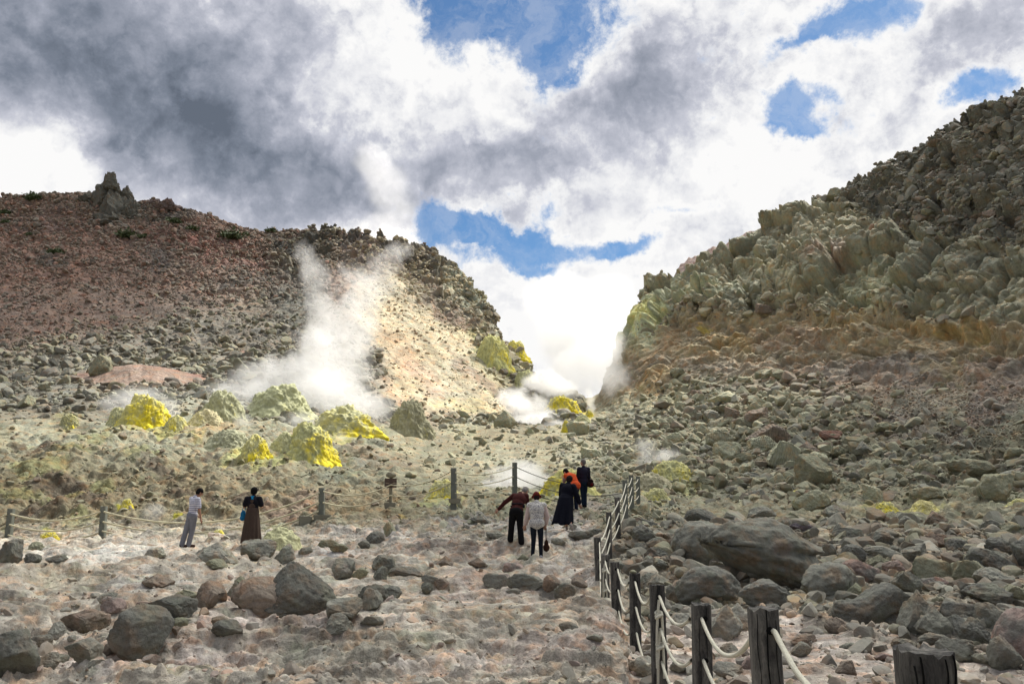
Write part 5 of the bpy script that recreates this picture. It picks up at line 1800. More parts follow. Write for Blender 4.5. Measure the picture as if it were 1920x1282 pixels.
# ------------------------------------------------------------------ people
def blend_body(name, prims, voxel, mat, parent, smooth_it=2):
    """tapered capsules and ellipsoids fused by a voxel remesh into one continuous surface"""
    VV, FF = [], []
    n = 0
    for p in prims:
        if p[0] == 'c':
            _, a, b, ra, rb = p[:5]
            fl = p[5] if len(p) > 5 else (1.0, 1.0)
            a, b = Vector(a), Vector(b)
            d = (b - a)
            L = d.length
            z = d.normalized() if L > 1e-6 else Vector((0, 0, 1))
            ref = Vector((0, 1, 0)) if abs(z.y) < .9 else Vector((1, 0, 0))
            x = ref.cross(z).normalized() if abs(z.y) < .9 else z.cross(ref).normalized()
            y = z.cross(x)
            rings = []
            m = 14
            for t in np.linspace(-90, 0, 5)[:]:
                rings.append((ra * math.sin(R(t)), ra * math.cos(R(t))))
            for t in np.linspace(0, 90, 5):
                rings.append((L + rb * math.sin(R(t)), rb * math.cos(R(t))))
            for (h, r) in rings:
                r = max(r, 1e-4)
                for j in range(m):
                    an = 2 * math.pi * j / m
                    q = a + z * h + x * (math.cos(an) * r * fl[0]) + y * (math.sin(an) * r * fl[1])
                    VV.append(tuple(q))
            nr = len(rings)
            for i in range(nr - 1):
                for j in range(m):
                    FF.append((n + i * m + j, n + i * m + (j + 1) % m, n + (i + 1) * m + (j + 1) % m, n + (i + 1) * m + j))
            FF.append(tuple(n + j for j in reversed(range(m))))
            FF.append(tuple(n + (nr - 1) * m + j for j in range(m)))
            n += nr * m
        else:
            _, c, rad, M = p
            V, F = ICO[3]
            M = np.array(M) if M is not None else np.eye(3)
            Q = (V * np.array(rad)) @ M.T + np.array(c)
            VV += [tuple(q) for q in Q]
            FF += [tuple(int(k) + n for k in f) for f in F]
            n += len(V)
    me = bpy.data.meshes.new(name)
    me.from_pydata(VV, [], FF)
    o = bpy.data.objects.new(name, me)
    COL.objects.link(o)
    r = o.modifiers.new('fuse', 'REMESH'); r.mode = 'VOXEL'; r.voxel_size = voxel; r.use_smooth_shade = True
    s = o.modifiers.new('soft', 'SMOOTH'); s.factor = .5; s.iterations = smooth_it
    dg = bpy.context.evaluated_depsgraph_get()
    me2 = bpy.data.meshes.new_from_object(o.evaluated_get(dg))
    o.modifiers.clear()
    o.data = me2
    me2.name = name
    me2.materials.clear()
    me2.materials.append(mat)
    o.parent = parent
    return o


def basis(yaw, fwd_tilt=0.0, side_tilt=0.0):
    """columns: side (right), front, up ; yaw 0 faces away from the camera"""
    Mz = Matrix.Rotation(yaw, 3, 'Z')
    return Mz @ Matrix.Rotation(side_tilt, 3, 'Y') @ Matrix.Rotation(-fwd_tilt, 3, 'X')


SKIN = flat_material('skin', (.36, .20, .135), .55, .06, 8, spec=.35)
SKIN2 = flat_material('skin_tanned', (.30, .155, .10), .55, .06, 8, spec=.35)


def cloth(name, col, **k):
    return flat_material(name, col, .9, k.get('noise', .1), k.get('scale', 9), .35, spec=.1)


def arm(J, k):
    return J['sh' + k], J['el' + k], J['wr' + k]


def hand_prims(wr, el, side, curl=.5, sc=1.0):
    wr, el = Vector(wr), Vector(el)
    d = (wr - el).normalized()
    s = Vector(side)
    s = (s - d * s.dot(d)).normalized()
    n = d.cross(s).normalized()
    pr = [('c', wr, wr + d * .075 * sc, .024 * sc, .030 * sc, (.8, 1.2))]
    base = wr + d * .085 * sc
    for q, (o, ln) in enumerate([(-.030, .058), (-.010, .070), (.010, .066), (.029, .052)]):
        a = base + n * o * sc
        m = a + d * ln * .5 * sc + s * .006
        e = m + (d * (1 - curl) - s * curl).normalized() * ln * .5 * sc
        pr += [('c', a - d * .02, m, .0095 * sc, .009 * sc), ('c', m, e, .009 * sc, .0075 * sc)]
    th = wr + d * .02 * sc - n * .024 * sc
    pr += [('c', th, th + (d - n * .8).normalized() * .045 * sc, .013 * sc, .010 * sc), ('c', th + (d - n * .8).normalized() * .045 * sc, th + (d * 1.4 - n * .7).normalized() * .075 * sc, .010 * sc, .008 * sc)]
    return pr


def head_prims(c, B, sc=1.0):
    """skull, jaw, nose, ears, brow; B maps (side, front, up)"""
    M = np.array(B)
    c = Vector(c)
    P = lambda x, y, z: c + B @ Vector((x * sc, y * sc, z * sc))
    return [('e', P(0, -.005, .02), (.074 * sc, .093 * sc, .100 * sc), M), ('e', P(0, .022, -.045), (.055 * sc, .062 * sc, .066 * sc), M),
            ('c', P(0, .085, .012), P(0, .104, -.022), .010 * sc, .015 * sc), ('e', P(0, .078, -.052), (.024 * sc, .012 * sc, .009 * sc), M),
            ('e', P(.030, .080, .018), (.014 * sc, .010 * sc, .010 * sc), M), ('e', P(-.030, .080, .018), (.014 * sc, .010 * sc, .010 * sc), M),
            ('e', P(.077, -.005, -.005), (.010 * sc, .020 * sc, .030 * sc), M), ('e', P(-.077, -.005, -.005), (.010 * sc, .020 * sc, .030 * sc), M)]


def joints(yaw=0.0, bend=0.0, side=0.0, head_yaw=0.0, head_bend=0.0, arms=None, legs=None, pelvis=(0, 0, .90), stoop=0.0):
    Bh = basis(yaw)
    Bt = basis(yaw, bend, side)
    pel = Vector(pelvis)
    J = {'B': Bt, 'Bp': Bh}
    J['pel'] = pel
    J['waist'] = pel + Bt @ Vector((0, 0, .14))
    J['chest'] = pel + Bt @ Vector((0, stoop * .4, .34))
    J['neck'] = pel + Bt @ Vector((0, stoop + .0, .52))
    Bhd = basis(yaw + head_yaw, bend * .6 + head_bend, side)
    J['Bhead'] = Bhd
    J['head'] = J['neck'] + Bt @ Vector((0, .02 + stoop * .3, .0)) + Bhd @ Vector((0, .025, .155))
    for k, s in (('l', -1), ('r', 1)):
        J['sh' + k] = pel + Bt @ Vector((s * .175, stoop * .9, .455))
        a = (arms or {}).get(k, ((s * .045, .0, -.28), (s * .02, .05, -.25)))
        J['el' + k] = J['sh' + k] + Bh @ Vector(a[0])
        J['wr' + k] = J['el' + k] + Bh @ Vector(a[1])
        J['hip' + k] = pel + Bh @ Vector((s * .088, 0, -.03))
        l = (legs or {}).get(k, ((s * .095, .02, .48), (s * .10, -.01, .08)))
        J['kn' + k] = Vector(l[0]) if len(l) > 2 and l[2] == 'w' else Bh @ Vector(l[0])
        J['an' + k] = Vector(l[1]) if len(l) > 2 and l[2] == 'w' else Bh @ Vector(l[1])
        J['toe' + k] = J['an' + k] + Bh @ Vector((s * .02, .15, -.045))
    return J


def torso(J, g=0.0, w=1.0, d=1.0):
    B = J['B']
    M = np.array(B)
    return [('e', J['pel'] + B @ Vector((0, 0, .02)), (.158 * w + g, .112 * d + g, .135 + g), M), ('e', J['waist'] + B @ Vector((0, 0, .06)), (.138 * w + g, .100 * d + g, .17 + g), M),
            ('e', J['chest'], (.163 * w + g, .112 * d + g, .17 + g), M), ('c', J['shl'], J['shr'], .058 + g, .058 + g), ('c', J['chest'] + B @ Vector((0, 0, .08)), J['neck'], .07 + g, .052 + g)]


def sleeve(J, k, to='wr', g=.012, t=1.0, thick=1.0):
    s, e, w = arm(J, k)
    pr = []
    if to == 'short':
        m = s.lerp(e, .72)
        return [('c', s, m, .055 + g, .052 + g)]
    pr.append(('c', s, e, .053 * thick + g, .043 * thick + g))
    pr.append(('c', e, e.lerp(w, t), .043 * thick + g, .032 * thick + g))
    return pr


def legs_p(J, g=.014, f=1.0, flare=0.0):
    pr = []
    for k in 'lr':
        pr += [('c', J['hip' + k], J['kn' + k], .083 * f + g, .056 * f + g), ('c', J['kn' + k], J['an' + k], .056 * f + g, .040 * f + g + flare)]
    pr.append(('e', J['pel'] + J['B'] @ Vector((0, -.01, -.01)), (.160 + g, .118 + g, .12 + g), np.array(J['B'])))
    return pr


def person(loc, J, label, skin=SKIN, curl=(.5, .5), hsc=1.0):
    root = empty('person', loc)
    tag(root, label, 'person', 'visitors on the volcano path')
    pr = torso(J, -.006) + head_prims(J['head'], J['Bhead']) + [('c', J['neck'] - J['B'] @ Vector((0, 0, .03)), J['head'] - J['Bhead'] @ Vector((0, .01, .05)), .05, .048)]
    Bh = J['Bp']
    for i, k in enumerate('lr'):
        s, e, w = arm(J, k)
        pr += [('c', s, e, .050, .040), ('c', e, w, .040, .026)]
        pr += hand_prims(w, e, Bh @ Vector((0, 1, 0)) if True else 0, curl[i], 1.0)
        pr += [('c', J['hip' + k], J['kn' + k], .080, .052), ('c', J['kn' + k].lerp(J['an' + k], .25), J['an' + k], .055, .038), ('c', J['kn' + k], J['kn' + k].lerp(J['an' + k], .3), .052, .056),
               ('c', J['an' + k], J['toe' + k], .036, .030)]
    blend_body('body', pr, .0085, skin, root, 1)
    return root


def shoes(J, root, mat, g=.006, sole=None):
    for k in 'lr':
        a, t = J['an' + k], J['toe' + k]
        o = blend_body('shoe', [('c', a + Vector((0, 0, -.025)), t + Vector((0, 0, .0)), .044 + g, .038 + g, (1, 1)), ('c', a + Vector((0, 0, -.03)) - (t - a) * .22, a + Vector((0, 0, -.03)), .036 + g, .04 + g)], .012, mat, root, 1)


def hair(J, root, mat, style='short', sc=1.0):
    B = J['Bhead']
    c = J['head']
    M = np.array(B)
    P = lambda x, y, z: c + B @ Vector((x, y, z))
    pr = [('e', P(0, -.018, .040), (.084 * sc, .098 * sc, .090 * sc), M), ('e', P(0, -.045, .000), (.080 * sc, .070 * sc, .085 * sc), M)]
    if style == 'bob':
        pr += [('e', P(0, -.03, .02), (.102, .100, .105), M), ('e', P(0, -.05, -.03), (.092, .065, .075), M)]
    if style == 'curly':
        rs = random.Random(3)
        for i in range(16):
            a, b = rs.uniform(0, 6.28), rs.uniform(.1, 1.4)
            pr.append(('e', P(.078 * math.cos(a) * math.cos(b), -.02 + .088 * math.sin(a) * math.cos(b), .03 + .085 * math.sin(b)), (.026, .026, .026), None))
    o = blend_body('hair', pr, .010, mat, root, 0)
    # a little strand relief
    me = o.data
    V = np.empty(len(me.vertices) * 3, np.float32); me.vertices.foreach_get('co', V); V = V.reshape(-1, 3)
    c0 = np.array(c)
    d = V - c0
    d /= np.linalg.norm(d, axis=1, keepdims=True)
    V += d * (.007 * fbm(V * np.array([60, 60, 22]), 3))[:, None]
    me.vertices.foreach_set('co', V.ravel())
    return o


def skirt(root, top_c, B, r_top, bot_pts, mat, name='skirt', z_bot=.2, folds=9, amp=.02, seed=0, nseg=18):
    """cloth of revolution from the waist to an irregular hem, with folds; closed shell with thickness"""
    na = 72
    V = []
    bc, rx, ry = bot_pts
    top_c = Vector(top_c); bc = Vector(bc)
    for k in range(nseg + 1):
        t = k / nseg
        c = top_c.lerp(bc, t)
        for j in range(na):
            a = 2 * math.pi * j / na
            e = t ** .8
            x = (r_top[0] * (1 - e) + rx * e) * math.cos(a)
            y = (r_top[1] * (1 - e) + ry * e) * math.sin(a)
            f = 1 + amp * t / max(rx, .1) * (math.sin(folds * a + 1.5 * math.sin(a * 2 + seed) + t) + .5 * math.sin(folds * 1.7 * a + seed))
            z = c.z + (.03 * math.sin(a * 3 + seed) + .02 * math.sin(a * 5)) * t
            v = Matrix(B) @ Vector((x * f, y * f, 0))
            V.append((c.x + v.x, c.y + v.y, z + v.z * (1 - t)))
    F = [(k * na + j, k * na + (j + 1) % na, (k + 1) * na + (j + 1) % na, (k + 1) * na + j) for k in range(nseg) for j in range(na)]
    me = bpy.data.meshes.new(name)
    me.from_pydata(V, [], F)
    me.materials.append(mat)
    for p_ in me.polygons: p_.use_smooth = True
    o = link_mesh(name, me, root)
    m = o.modifiers.new('thickness', 'SOLIDIFY'); m.thickness = .008; m.offset = -1
    return o


def foot_at(px, py, Y):
    p = pix_pt(px, py, Y)
    return (float(p[0]), float(Y), float(p[2]))


def settle(x, y, z):
    g = min(max(ground_z(x + a, y + b, z + 1.2) for a in (-.12, 0, .12) for b in (-.05, .1)), ground_z(x, y, z + 1.2) + .05)
    return (x, y, g if abs(g - z) < .45 else z)


def place(px, py, Y, dx=0.0):
    x, y, z = foot_at(px, py, Y)
    return settle(x, y, z)


# 1 man in the striped T-shirt
def striped():
    m = bpy.data.materials.new('striped_cotton')
    m.use_nodes = True
    T = NT(m.node_tree)
    b = T.n['Principled BSDF']
    b.inputs['Roughness'].default_value = .9
    tc = T.new('ShaderNodeTexCoord')
    s = T.new('ShaderNodeSeparateXYZ'); T.put(s.inputs[0], tc.outputs['Object'])
    w = T.m('FRACT', T.m('MULTIPLY', T.m('ADD', s.outputs[2], T.m('MULTIPLY', T.noise(tc.outputs['Object'], 6, 2), .02)), 19.0))
    T.put(b.inputs['Base Color'], T.mix(T.m('LESS_THAN', w, .30), (.52, .52, .58), (.13, .13, .22)))
    return m


loc = place(346, 1041, 23.5)
J = joints(yaw=R(-38), bend=R(4), side=R(3), head_yaw=R(-12), head_bend=R(26), pelvis=(.14, 0, .90),
           legs={'l': ((-.02, .03, .49), (-.09, -.02, .08), 'w'), 'r': ((.15, .05, .49), (.08, .04, .08), 'w')},
           arms={'l': ((-.05, .06, -.27), (.0, .16, -.17)), 'r': ((.05, .02, -.28), (.02, .06, -.25))})
p1 = person(loc, J, 'man in a striped T-shirt and grey trousers looking down at the rope fence', SKIN2)
blend_body('t_shirt', torso(J, .012, 1.02, 1.05) + sleeve(J, 'l', 'short', .018) + sleeve(J, 'r', 'short', .018), .011, striped(), p1)
blend_body('trousers', legs_p(J, .020, 1.0, .012), .011, cloth('grey_trousers', (.17, .175, .20)), p1)
shoes(J, p1, cloth('brown_leather', (.045, .025, .02)))
hair(J, p1, cloth('black_hair', (.008, .007, .007)), 'short', 1.03)

# 2 woman in the apron dress
loc = place(469, 1036, 23.6)
loc = (loc[0], loc[1], loc[2] + .0)
J = joints(yaw=R(4), head_bend=R(10), pelvis=(0, 0, .84), arms={'l': ((-.075, .03, -.23), (.02, .20, .02)), 'r': ((.075, .03, -.23), (-.03, .20, .03))})
p2 = person(loc, J, 'woman with short black hair in a black T-shirt under a long brown apron dress', SKIN)
blk = cloth('black_cotton', (.010, .010, .014))
blend_body('t_shirt', torso(J, .014, 1.05, 1.05) + sleeve(J, 'l', 'short', .026) + sleeve(J, 'r', 'short', .026), .011, blk, p2)
brn = cloth('brown_linen', (.060, .042, .034))
B = J['Bp']
skirt(p2, J['pel'] + Vector((0, 0, .20)), B, (.150, .125), (Vector((0, 0, .08)), .27, .24), brn, 'apron_skirt', folds=8, amp=.018)
blend_body('apron_back', [('e', J['pel'] + Vector((0, -.035, .26)), (.115, .105, .17), None), ('e', J['pel'] + Vector((0, -.045, .38)), (.085, .095, .08), None)], .011, brn, p2)
# blue mark on the back of the shirt
me = bpy.data.meshes.new('shirt_print')
me.from_pydata([(-.055, 0, .05), (.055, 0, .05), (.03, 0, .012), (.012, 0, .008), (.045, 0, -.04), (-.035, 0, -.04), (-.008, 0, -.008), (-.03, 0, .012),
                (-.055, .03, .05), (.055, .03, .05), (.03, .03, .012), (.012, .03, .008), (.045, .03, -.04), (-.035, .03, -.04), (-.008, .03, -.008), (-.03, .03, .012)], [],
               [(0, 1, 2, 3, 4, 5, 6, 7)] + [(j, (j + 1) % 8, 8 + (j + 1) % 8, 8 + j) for j in range(8)])
me.materials.append(cloth('blue_print', (.02, .22, .45)))
o = link_mesh('shirt_print', me, p2)
o.location = J['neck'] + Vector((0, -.118, -.03))
o.rotation_euler = (R(-14), 0, 0)
shoes(J, p2, blk)
hair(J, p2, cloth('black_hair_2', (.008, .007, .007)), 'bob')
# her blue bag under the left arm
bag = empty('blue_bag', (loc[0] + J['ell'].x - .03, loc[1] + J['ell'].y + .03, loc[2] + J['ell'].z - .30))
tag(bag, 'bright blue cloth bag hanging from the apron woman\'s left arm', 'bag')
blend_body('bag_body', [('e', (0, 0, .08), (.075, .06, .13), None), ('e', (-.01, 0, -.02), (.085, .065, .08), None)], .012, cloth('blue_cloth', (.015, .13, .27), noise=.2), bag)
tube('strap', [Vector((-.03, 0, .18)), Vector((-.01, -.01, .28)), Vector((.03, .0, .31)), Vector((.05, .02, .26)), Vector((.04, .02, .17))], .010, bpy.data.materials['blue_cloth'], bag)

# 3 man in maroon bending over, arm out to the left
loc = place(969, 1036, 21.7)
J = joints(yaw=R(-10), bend=R(32), side=R(-0), head_bend=R(28), head_yaw=R(-20), pelvis=(-.01, -.02, .86), stoop=.02,
           legs={'l': ((-.14, .05, .47), (-.17, .16, .12), 'w'), 'r': ((.09, .03, .46), (.12, -.04, .07), 'w')},
           arms={'l': ((-.24, .02, -.17), (-.16, -.01, -.17)), 'r': ((.04, .08, -.27), (.0, .10, -.22))})
for q in ('chest', 'neck', 'head', 'shl', 'shr', 'ell', 'elr', 'wrl', 'wrr', 'waist'):
    J[q] = J[q] + Vector((.05 if q != 'waist' else .02, 0, .02))
J['head'] = J['head'] + Vector((.07, 0, .0))
p3 = person(loc, J, 'man in a maroon sweatshirt bending forward with his left arm stretched out', SKIN, (.35, .5))
mar = cloth('maroon_fleece', (.050, .014, .013))
blend_body('sweatshirt', torso(J, .020, 1.08, 1.12) + sleeve(J, 'l', 'wr', .016) + sleeve(J, 'r', 'wr', .016), .011, mar, p3)
blend_body('waist_pack', [('c', J['waist'] + J['B'] @ Vector((-.14, -.11, 0)), J['waist'] + J['B'] @ Vector((.14, -.11, 0)), .022, .022), ('e', J['waist'] + J['B'] @ Vector((.17, .0, -.01)), (.035, .11, .05), None),
                          ('e', J['waist'] + J['B'] @ Vector((-.17, .0, -.01)), (.03, .10, .022), None)], .011, blk, p3)
blend_body('trousers', legs_p(J, .024, 1.04, .016), .011, cloth('black_trousers', (.007, .007, .008)), p3)
shoes(J, p3, cloth('dark_shoe', (.02, .017, .015)))
hair(J, p3, cloth('grey_hair', (.20, .19, .175)), 'short')

# 4 woman, white patterned vest and red hat
loc = place(1007, 1053, 20.6)
J = joints(yaw=R(0), bend=R(8), head_bend=R(22), pelvis=(0, 0, .86), legs={'l': ((-.085, .03, .46), (-.11, .02, .08)), 'r': ((.095, .03, .46), (.10, .0, .08))},
           arms={'l': ((-.07, .02, -.27), (-.04, .08, -.22)), 'r': ((.085, .0, -.27), (-.03, .08, -.22))})
p4 = person(loc, J, 'woman in a dark red hat, white patterned vest and navy trousers seen from behind', SKIN, (.5, .75))
pink = cloth('pale_pink_cotton', (.46, .36, .33))
blend_body('blouse_sleeves', sleeve(J, 'l', 'wr', .020, .8, 1.05) + sleeve(J, 'r', 'wr', .020, .8, 1.05) + [('c', J['shl'], J['shr'], .066, .066)], .011, pink, p4)
m = bpy.data.materials.new('patterned_knit'); m.use_nodes = True
_T = NT(m.node_tree); _b = _T.n['Principled BSDF']; _b.inputs['Roughness'].default_value = .95
_tc = _T.new('ShaderNodeTexCoord')
_vo = _T.new('ShaderNodeTexVoronoi'); _vo.inputs['Scale'].default_value = 32; _T.put(_vo.inputs['Vector'], _tc.outputs['Object'])
_T.put(_b.inputs['Base Color'], _T.mix(_T.maprange(_T.noise(_tc.outputs['Object'], 34, 3, .6), .45, .62), (.52, .50, .46), (.20, .20, .22)))
blend_body('vest', torso(J, .030, 1.10, 1.12) + [('e', J['pel'] + Vector((0, -.01, .02)), (.188, .15, .11), None)], .011, m, p4)
blend_body('trousers', legs_p(J, .010, .93, .0), .011, cloth('navy_trousers', (.010, .013, .020)), p4)
shoes(J, p4, cloth('pale_sneaker', (.34, .34, .36)))
hair(J, p4, cloth('dark_hair', (.018, .012, .011)), 'short', .98)
hc = J['head']
Bq = np.array(J['Bhead'])
red = cloth('dark_red_felt', (.11, .018, .014))
blend_body('hat', [('e', hc + J['Bhead'] @ Vector((0, -.01, .075)), (.094, .108, .075), Bq), ('c', hc + J['Bhead'] @ Vector((0, -.01, .035)), hc + J['Bhead'] @ Vector((0, -.01, .09)), .098, .084),
                   ('e', hc + J['Bhead'] @ Vector((0, -.01, .030)), (.132, .145, .016), Bq)], .009, red, p4, 1)
hb = empty('handbag', (loc[0] + J['wrr'].x + .01, loc[1] + J['wrr'].y - .02, loc[2] + J['wrr'].z - .62))
tag(hb, 'dark brown drawstring bag hanging from the right hand of the woman in the hat', 'bag')
blend_body('bag_body', [('e', (0, 0, .07), (.085, .05, .10), None), ('e', (.0, 0, .17), (.055, .04, .10), None), ('c', (0, 0, .2), (0, 0, .26), .035, .02)], .010, cloth('brown_bag', (.035, .016, .010), noise=.2), hb)
tube('strap', [Vector((-.01, 0, .26)), Vector((-.02, 0, .40)), Vector((-.012, .01, .54)), Vector((.01, .01, .54)), Vector((.012, 0, .40)), Vector((.01, 0, .26))], .006, bpy.data.materials['brown_bag'], hb)

# 5 woman in the long black dress walking uphill
loc = place(1061, 995, 24.3)
J = joints(yaw=R(-22), bend=R(14), side=R(6), head_bend=R(12), pelvis=(.0, .02, .88), legs={'l': ((.02, .18, .50), (.04, .22, .12), 'w'), 'r': ((.12, .02, .44), (.13, -.26, .20), 'w')},
           arms={'l': ((-.06, .04, -.27), (.02, .12, -.22)), 'r': ((.10, .02, -.27), (.06, .08, -.23))})
J['toer'] = J['anr'] + Vector((.04, .06, -.13))
p5 = person(loc, J, 'woman in a long black dress and loose jacket walking uphill, one heel raised', SKIN)
nav = cloth('black_flowing_cloth', (.006, .007, .013))
blend_body('jacket', torso(J, .030, 1.10, 1.15) + sleeve(J, 'l', 'wr', .030, .75, 1.15) + sleeve(J, 'r', 'wr', .034, .8, 1.2) + [('e', J['pel'] + Vector((0, -.02, .08)), (.20, .17, .16), None)], .011, nav, p5)
skirt(p5, J['pel'] + Vector((0, -.01, .14)), basis(R(-10)), (.185, .16), (Vector((-.11, -.08, .22)), .30, .30), nav, 'dress', folds=7, amp=.028, seed=2)
shoes(J, p5, cloth('pale_shoe', (.30, .27, .25)))
hair(J, p5, cloth('dark_brown_hair', (.016, .010, .009)), 'bob')

# 6 visitor in the orange vest, stooping
loc = place(1076, 944, 28.2)
J = joints(yaw=R(35), bend=R(36), head_bend=R(20), head_yaw=R(12), pelvis=(.06, 0, .86), stoop=.04, arms={'l': ((-.02, .10, -.22), (.05, .12, .12)), 'r': ((.04, .04, -.27), (.0, .10, -.22))})
p6 = person(loc, J, 'visitor in an orange padded vest stooping behind the woman in black', SKIN)
blend_body('shirt', torso(J, .010) + sleeve(J, 'l', 'short', .014) + sleeve(J, 'r', 'wr', .014), .011, cloth('grey_shirt', (.19, .13, .12)), p6)
og = cloth('orange_padding', (.52, .075, .022))
v6 = blend_body('padded_vest', torso(J, .032, 1.12, 1.15) + [('e', J['chest'], (.205, .16, .20), np.array(J['B']))], .011, og, p6)
me = v6.data
V = np.empty(len(me.vertices) * 3, np.float32); me.vertices.foreach_get('co', V); V = V.reshape(-1, 3)
ax = np.array(J['B'] @ Vector((0, 0, 1)))
tt_ = (V - np.array(J['pel'])) @ ax
c0 = np.array(J['pel']) + tt_[:, None] * ax
d = V - c0; d /= np.linalg.norm(d, axis=1, keepdims=True) + 1e-6
V += d * (.010 * np.abs(np.sin(tt_ * math.pi / .07)))[:, None]
me.vertices.foreach_set('co', V.ravel())
blend_body('trousers', legs_p(J, .016, 1.0, .01), .011, cloth('dark_navy_trousers', (.010, .014, .028)), p6)
shoes(J, p6, blk)
hair(J, p6, cloth('black_curls', (.010, .008, .008)), 'curly')

# 7 man in navy with the shoulder bag
loc = place(1095, 946, 28.7)
J = joints(yaw=R(14), bend=R(-2), head_yaw=R(38), head_bend=R(-2), pelvis=(0, 0, .88), arms={'l': ((-.03, .05, -.27), (.10, .15, -.12)), 'r': ((.03, .02, -.28), (.0, .10, -.20))},
           legs={'l': ((-.05, .03, .47), (-.03, .02, .08)), 'r': ((.06, .03, .47), (.06, .0, .08))})
p7 = person(loc, J, 'grey-haired man in a navy jacket and jeans standing with a shoulder bag, facing left', SKIN)
blend_body('jacket', torso(J, .018, 1.02, 1.08) + sleeve(J, 'l', 'wr', .018) + sleeve(J, 'r', 'wr', .018), .011, cloth('navy_jacket', (.018, .017, .030)), p7)
blend_body('jeans', legs_p(J, .010, .92, .0), .011, cloth('dark_jeans', (.010, .018, .034)), p7)
shoes(J, p7, blk)
hair(J, p7, cloth('grey_hair_2', (.14, .125, .115)), 'short')
sb = empty('shoulder_bag', (loc[0] + .21, loc[1] - .10, loc[2] + .86))
tag(sb, 'black and dark red shoulder bag at the right hip of the grey-haired man', 'bag')
bb = blend_body('bag_body', [('e', (.02, 0, -.06), (.135, .07, .12), None), ('e', (.04, 0, .05), (.095, .055, .08), None)], .012, cloth('black_leather', (.014, .008, .008), noise=.2), sb)
blend_body('bag_pocket', [('e', (.06, -.055, -.07), (.06, .025, .06), None)], .010, cloth('red_patch', (.09, .008, .008)), sb)
tube('strap', [Vector((-.05, .02, .08)), Vector((-.10, .02, .28)), Vector((-.17, .04, .46)), Vector((-.14, .12, .50))], .012, bpy.data.materials['black_leather'], sb)
tube('strap', [Vector((.06, .0, .10)), Vector((.0, .0, .28)), Vector((-.13, .03, .48))], .010, bpy.data.materials['black_leather'], sb)
# ------------------------------------------------------------------ steam
def steam(name, label, balls, density, nscale=.35, detail=5, warp=.5, lo=.26, hi=.5, color=(1.0, 1.0, 1.0), aniso=.5, group='steam over the vents', soft=1.0, wisp=0.5):
    """balls: (px, py, Y, radius in photo pixels x, y)"""
    B = []
    for (px, py, Y, rx, ry) in balls:
        c = pix_pt(px, py, Y)
        s = Y / FPX
        B.append((np.array(c), np.array([rx * s, (rx * .5 + ry * .5) * s * .8, ry * s])))
    # domain: a hull of swollen spheres fused together
    VV, FF = [], []
    n = 0
    V, F = ICO[2]
    lo_ = np.min([c - r * 1.5 for c, r in B], 0)
    hi_ = np.max([c + r * 1.5 for c, r in B], 0)
    prims = [('e', tuple(c), tuple(r * 1.45), None) for c, r in B]
    vox = float(np.max(hi_ - lo_) / 26)
    m = bpy.data.materials.new(name)
    m.use_nodes = True
    T = NT(m.node_tree)
    T.n.clear()
    out = T.new('ShaderNodeOutputMaterial')
    pv = T.new('ShaderNodeVolumePrincipled')
    geo = T.new('ShaderNodeNewGeometry')
    P = geo.outputs['Position']
    mean_r = float(np.mean([r.mean() for c, r in B]))
    ns = nscale
    wv = T.v('SCALE', T.v('SUBTRACT', T.noise(P, ns * .8, 4, .6, col=True), (.5, .5, .5)), scale=warp * mean_r * 2)
    Q = T.v('ADD', P, wv)
    dens = None
    for (c, r) in B:
        d = T.v('LENGTH', T.v('DIVIDE', T.v('SUBTRACT', Q, tuple(c)), tuple(r)))
        f = T.maprange(d, 1.25, .1, 0.0, 1.0)
        dens = f if dens is None else T.m('ADD', dens, f)
    dens = T.m('MINIMUM', dens, 1.25)
    nz = T.noise(P, ns * 1.8, detail, .62, .6)
    k = T.m('ADD', dens, T.m('MULTIPLY', T.m('SUBTRACT', nz, .5), 2.2 * wisp + .7))
    k = T.maprange(k, lo, lo + (hi - lo) * 2.2 * soft, 0.0, 1.0)
    k = T.m('MULTIPLY', k, T.maprange(dens, 0.02, .35))
    T.put(pv.inputs['Density'], T.m('MULTIPLY', k, density))
    pv.inputs['Color'].default_value = (*color, 1)
    pv.inputs['Anisotropy'].default_value = aniso
    T.l.new(pv.outputs[0], out.inputs['Volume'])
    m.cycles.homogeneous_volume = False
    o = blend_body(name, prims, vox, m, None, 0)
    tag(o, label, 'steam', group, 'stuff')
    return o


steam('steam_plume', 'dense low white steam billowing behind the mounds on the left', [
    (470, 760, 67, 80, 44), (540, 755, 67, 100, 60), (620, 750, 67, 100, 64), (690, 770, 66, 66, 56), (425, 738, 68, 66, 40), (480, 710, 69, 66, 40), (560, 700, 69, 90, 60), (640, 700, 70, 80, 60), (600, 650, 71, 56, 56)], .38, .16, 7, .55, soft=1.4, wisp=.8)
steam('steam_plume', 'thin ragged steam streaming up the left hill above the dense white plume', [
    (600, 640, 72, 60, 70), (600, 585, 74, 50, 60), (590, 530, 76, 42, 56), (579, 488, 77, 34, 44), (572, 462, 78, 24, 26), (650, 650, 74, 70, 70), (640, 590, 76, 62, 66), (680, 610, 78, 66, 76), (665, 540, 82, 56, 60), (705, 545, 84, 50, 66), (722, 495, 88, 44, 50), (745, 468, 92, 34, 30)], .17, .24, 8, .6, soft=1.5, wisp=1.0)
steam('steam_plume', 'pale column of steam rising above the ridge into the clouds', [
    (735, 445, 200, 70, 50), (745, 405, 205, 72, 60), (730, 360, 210, 66, 56), (705, 315, 215, 52, 46), (690, 290, 215, 50, 40), (715, 335, 212, 60, 46), (765, 460, 196, 56, 36), (690, 430, 200, 60, 30)], .045, .06, 7, .45, soft=1.5, wisp=.6)
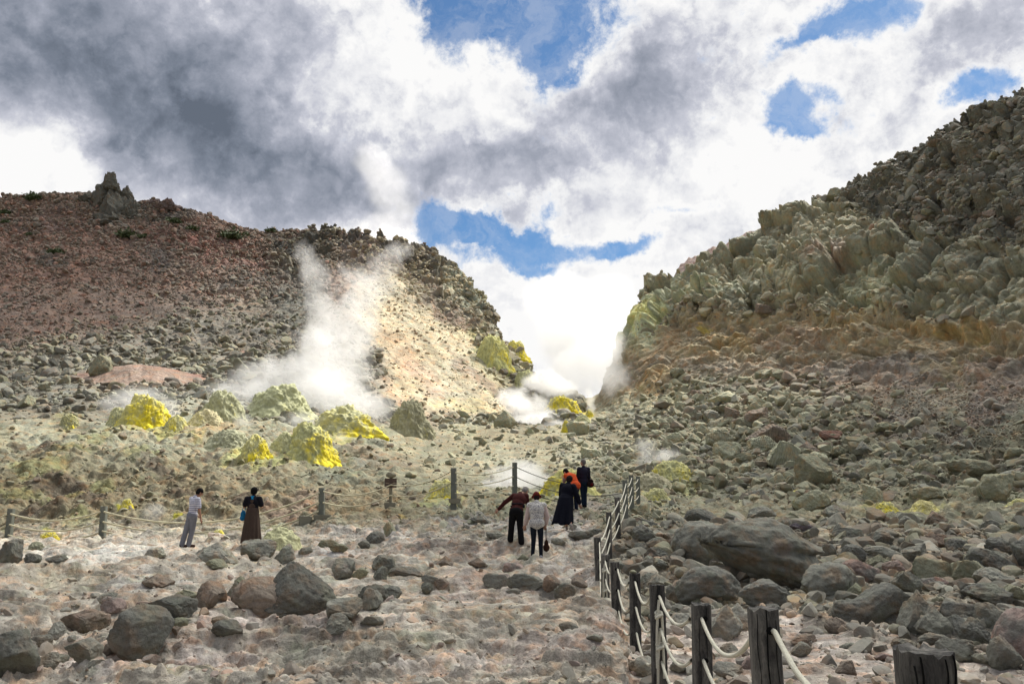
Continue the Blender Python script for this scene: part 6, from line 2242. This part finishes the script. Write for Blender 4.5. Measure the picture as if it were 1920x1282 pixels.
steam('steam_cloud', 'brilliant white steam filling the gap between the two slopes', [
    (1070, 640, 112, 90, 100), (1100, 600, 116, 90, 90), (1140, 660, 108, 56, 76), (1064, 700, 104, 50, 56), (1100, 700, 103, 76, 60), (1150, 720, 98, 46, 50), (1060, 560, 126, 100, 70), (1150, 570, 124, 60, 70), (1120, 650, 103, 60, 60), (1060, 725, 102, 60, 34)], .16, .10, 7, .4, soft=1.1)
steam('steam_cloud', 'low white steam bank at the foot of the gap, left of the yellow crust', [
    (990, 765, 90, 56, 36), (1030, 785, 88, 50, 26), (960, 745, 92, 42, 26), (1050, 728, 97, 50, 22), (1020, 715, 98, 50, 30), (1000, 790, 84, 60, 24), (1040, 800, 82, 40, 16)], .55, .3, 6, .3)
steam('steam_wisp', 'thin steam jet over the little yellow vent', [(1108, 765, 90, 12, 16), (1107, 748, 90, 12, 14), (1104, 735, 91, 10, 12)], .55, .8, 5, .3)
steam('steam_patch', 'white steam lying behind the lone post and ropes', [
    (950, 912, 36, 66, 26), (1000, 900, 37, 56, 30), (905, 915, 36, 46, 20), (985, 880, 39, 60, 30), (950, 890, 38, 50, 24)], 1.1, .55, 6, .3, soft=1.3)
steam('steam_puff', 'small grey-white steam puff right of the far fence posts', [(1215, 862, 46, 28, 30), (1212, 838, 47, 28, 26), (1232, 880, 45, 30, 22), (1250, 860, 48, 40, 30)], .8, .6, 6, .4, soft=1.6)
steam('steam_wisp', 'thin steam drifting left of the brightest yellow mound', [(235, 755, 56, 46, 30), (270, 745, 57, 60, 30), (320, 765, 56, 30, 34), (200, 765, 56, 30, 20)], .50, .35, 5, .4, soft=1.8)
steam('steam_wisp', 'thin steam over the hollow between the middle mounds', [(460, 790, 54, 40, 26), (560, 785, 56, 56, 26), (640, 830, 54, 20, 34), (440, 765, 58, 50, 26)], .42, .4, 5, .4, soft=1.8)
steam('steam_wisp', 'faint steam rising from the bank left of the striped shirt man', [(272, 1000, 29, 16, 26), (278, 968, 30, 26, 30), (295, 955, 30, 26, 22)], .7, .9, 5, .4, soft=2.0)
steam('steam_patch', 'faint steam on the ground right of the pale pyramid rock', [(1580, 950, 29, 36, 16), (1610, 945, 29.5, 26, 14), (1560, 938, 30, 22, 12)], 1.2, .9, 5, .4, soft=1.8)
steam('steam_wisp', 'faint steam beside the green-yellow mound right of the fence', [(1310, 895, 43, 26, 20), (1325, 905, 42, 22, 18)], .7, .9, 5, .4, soft=2.0)
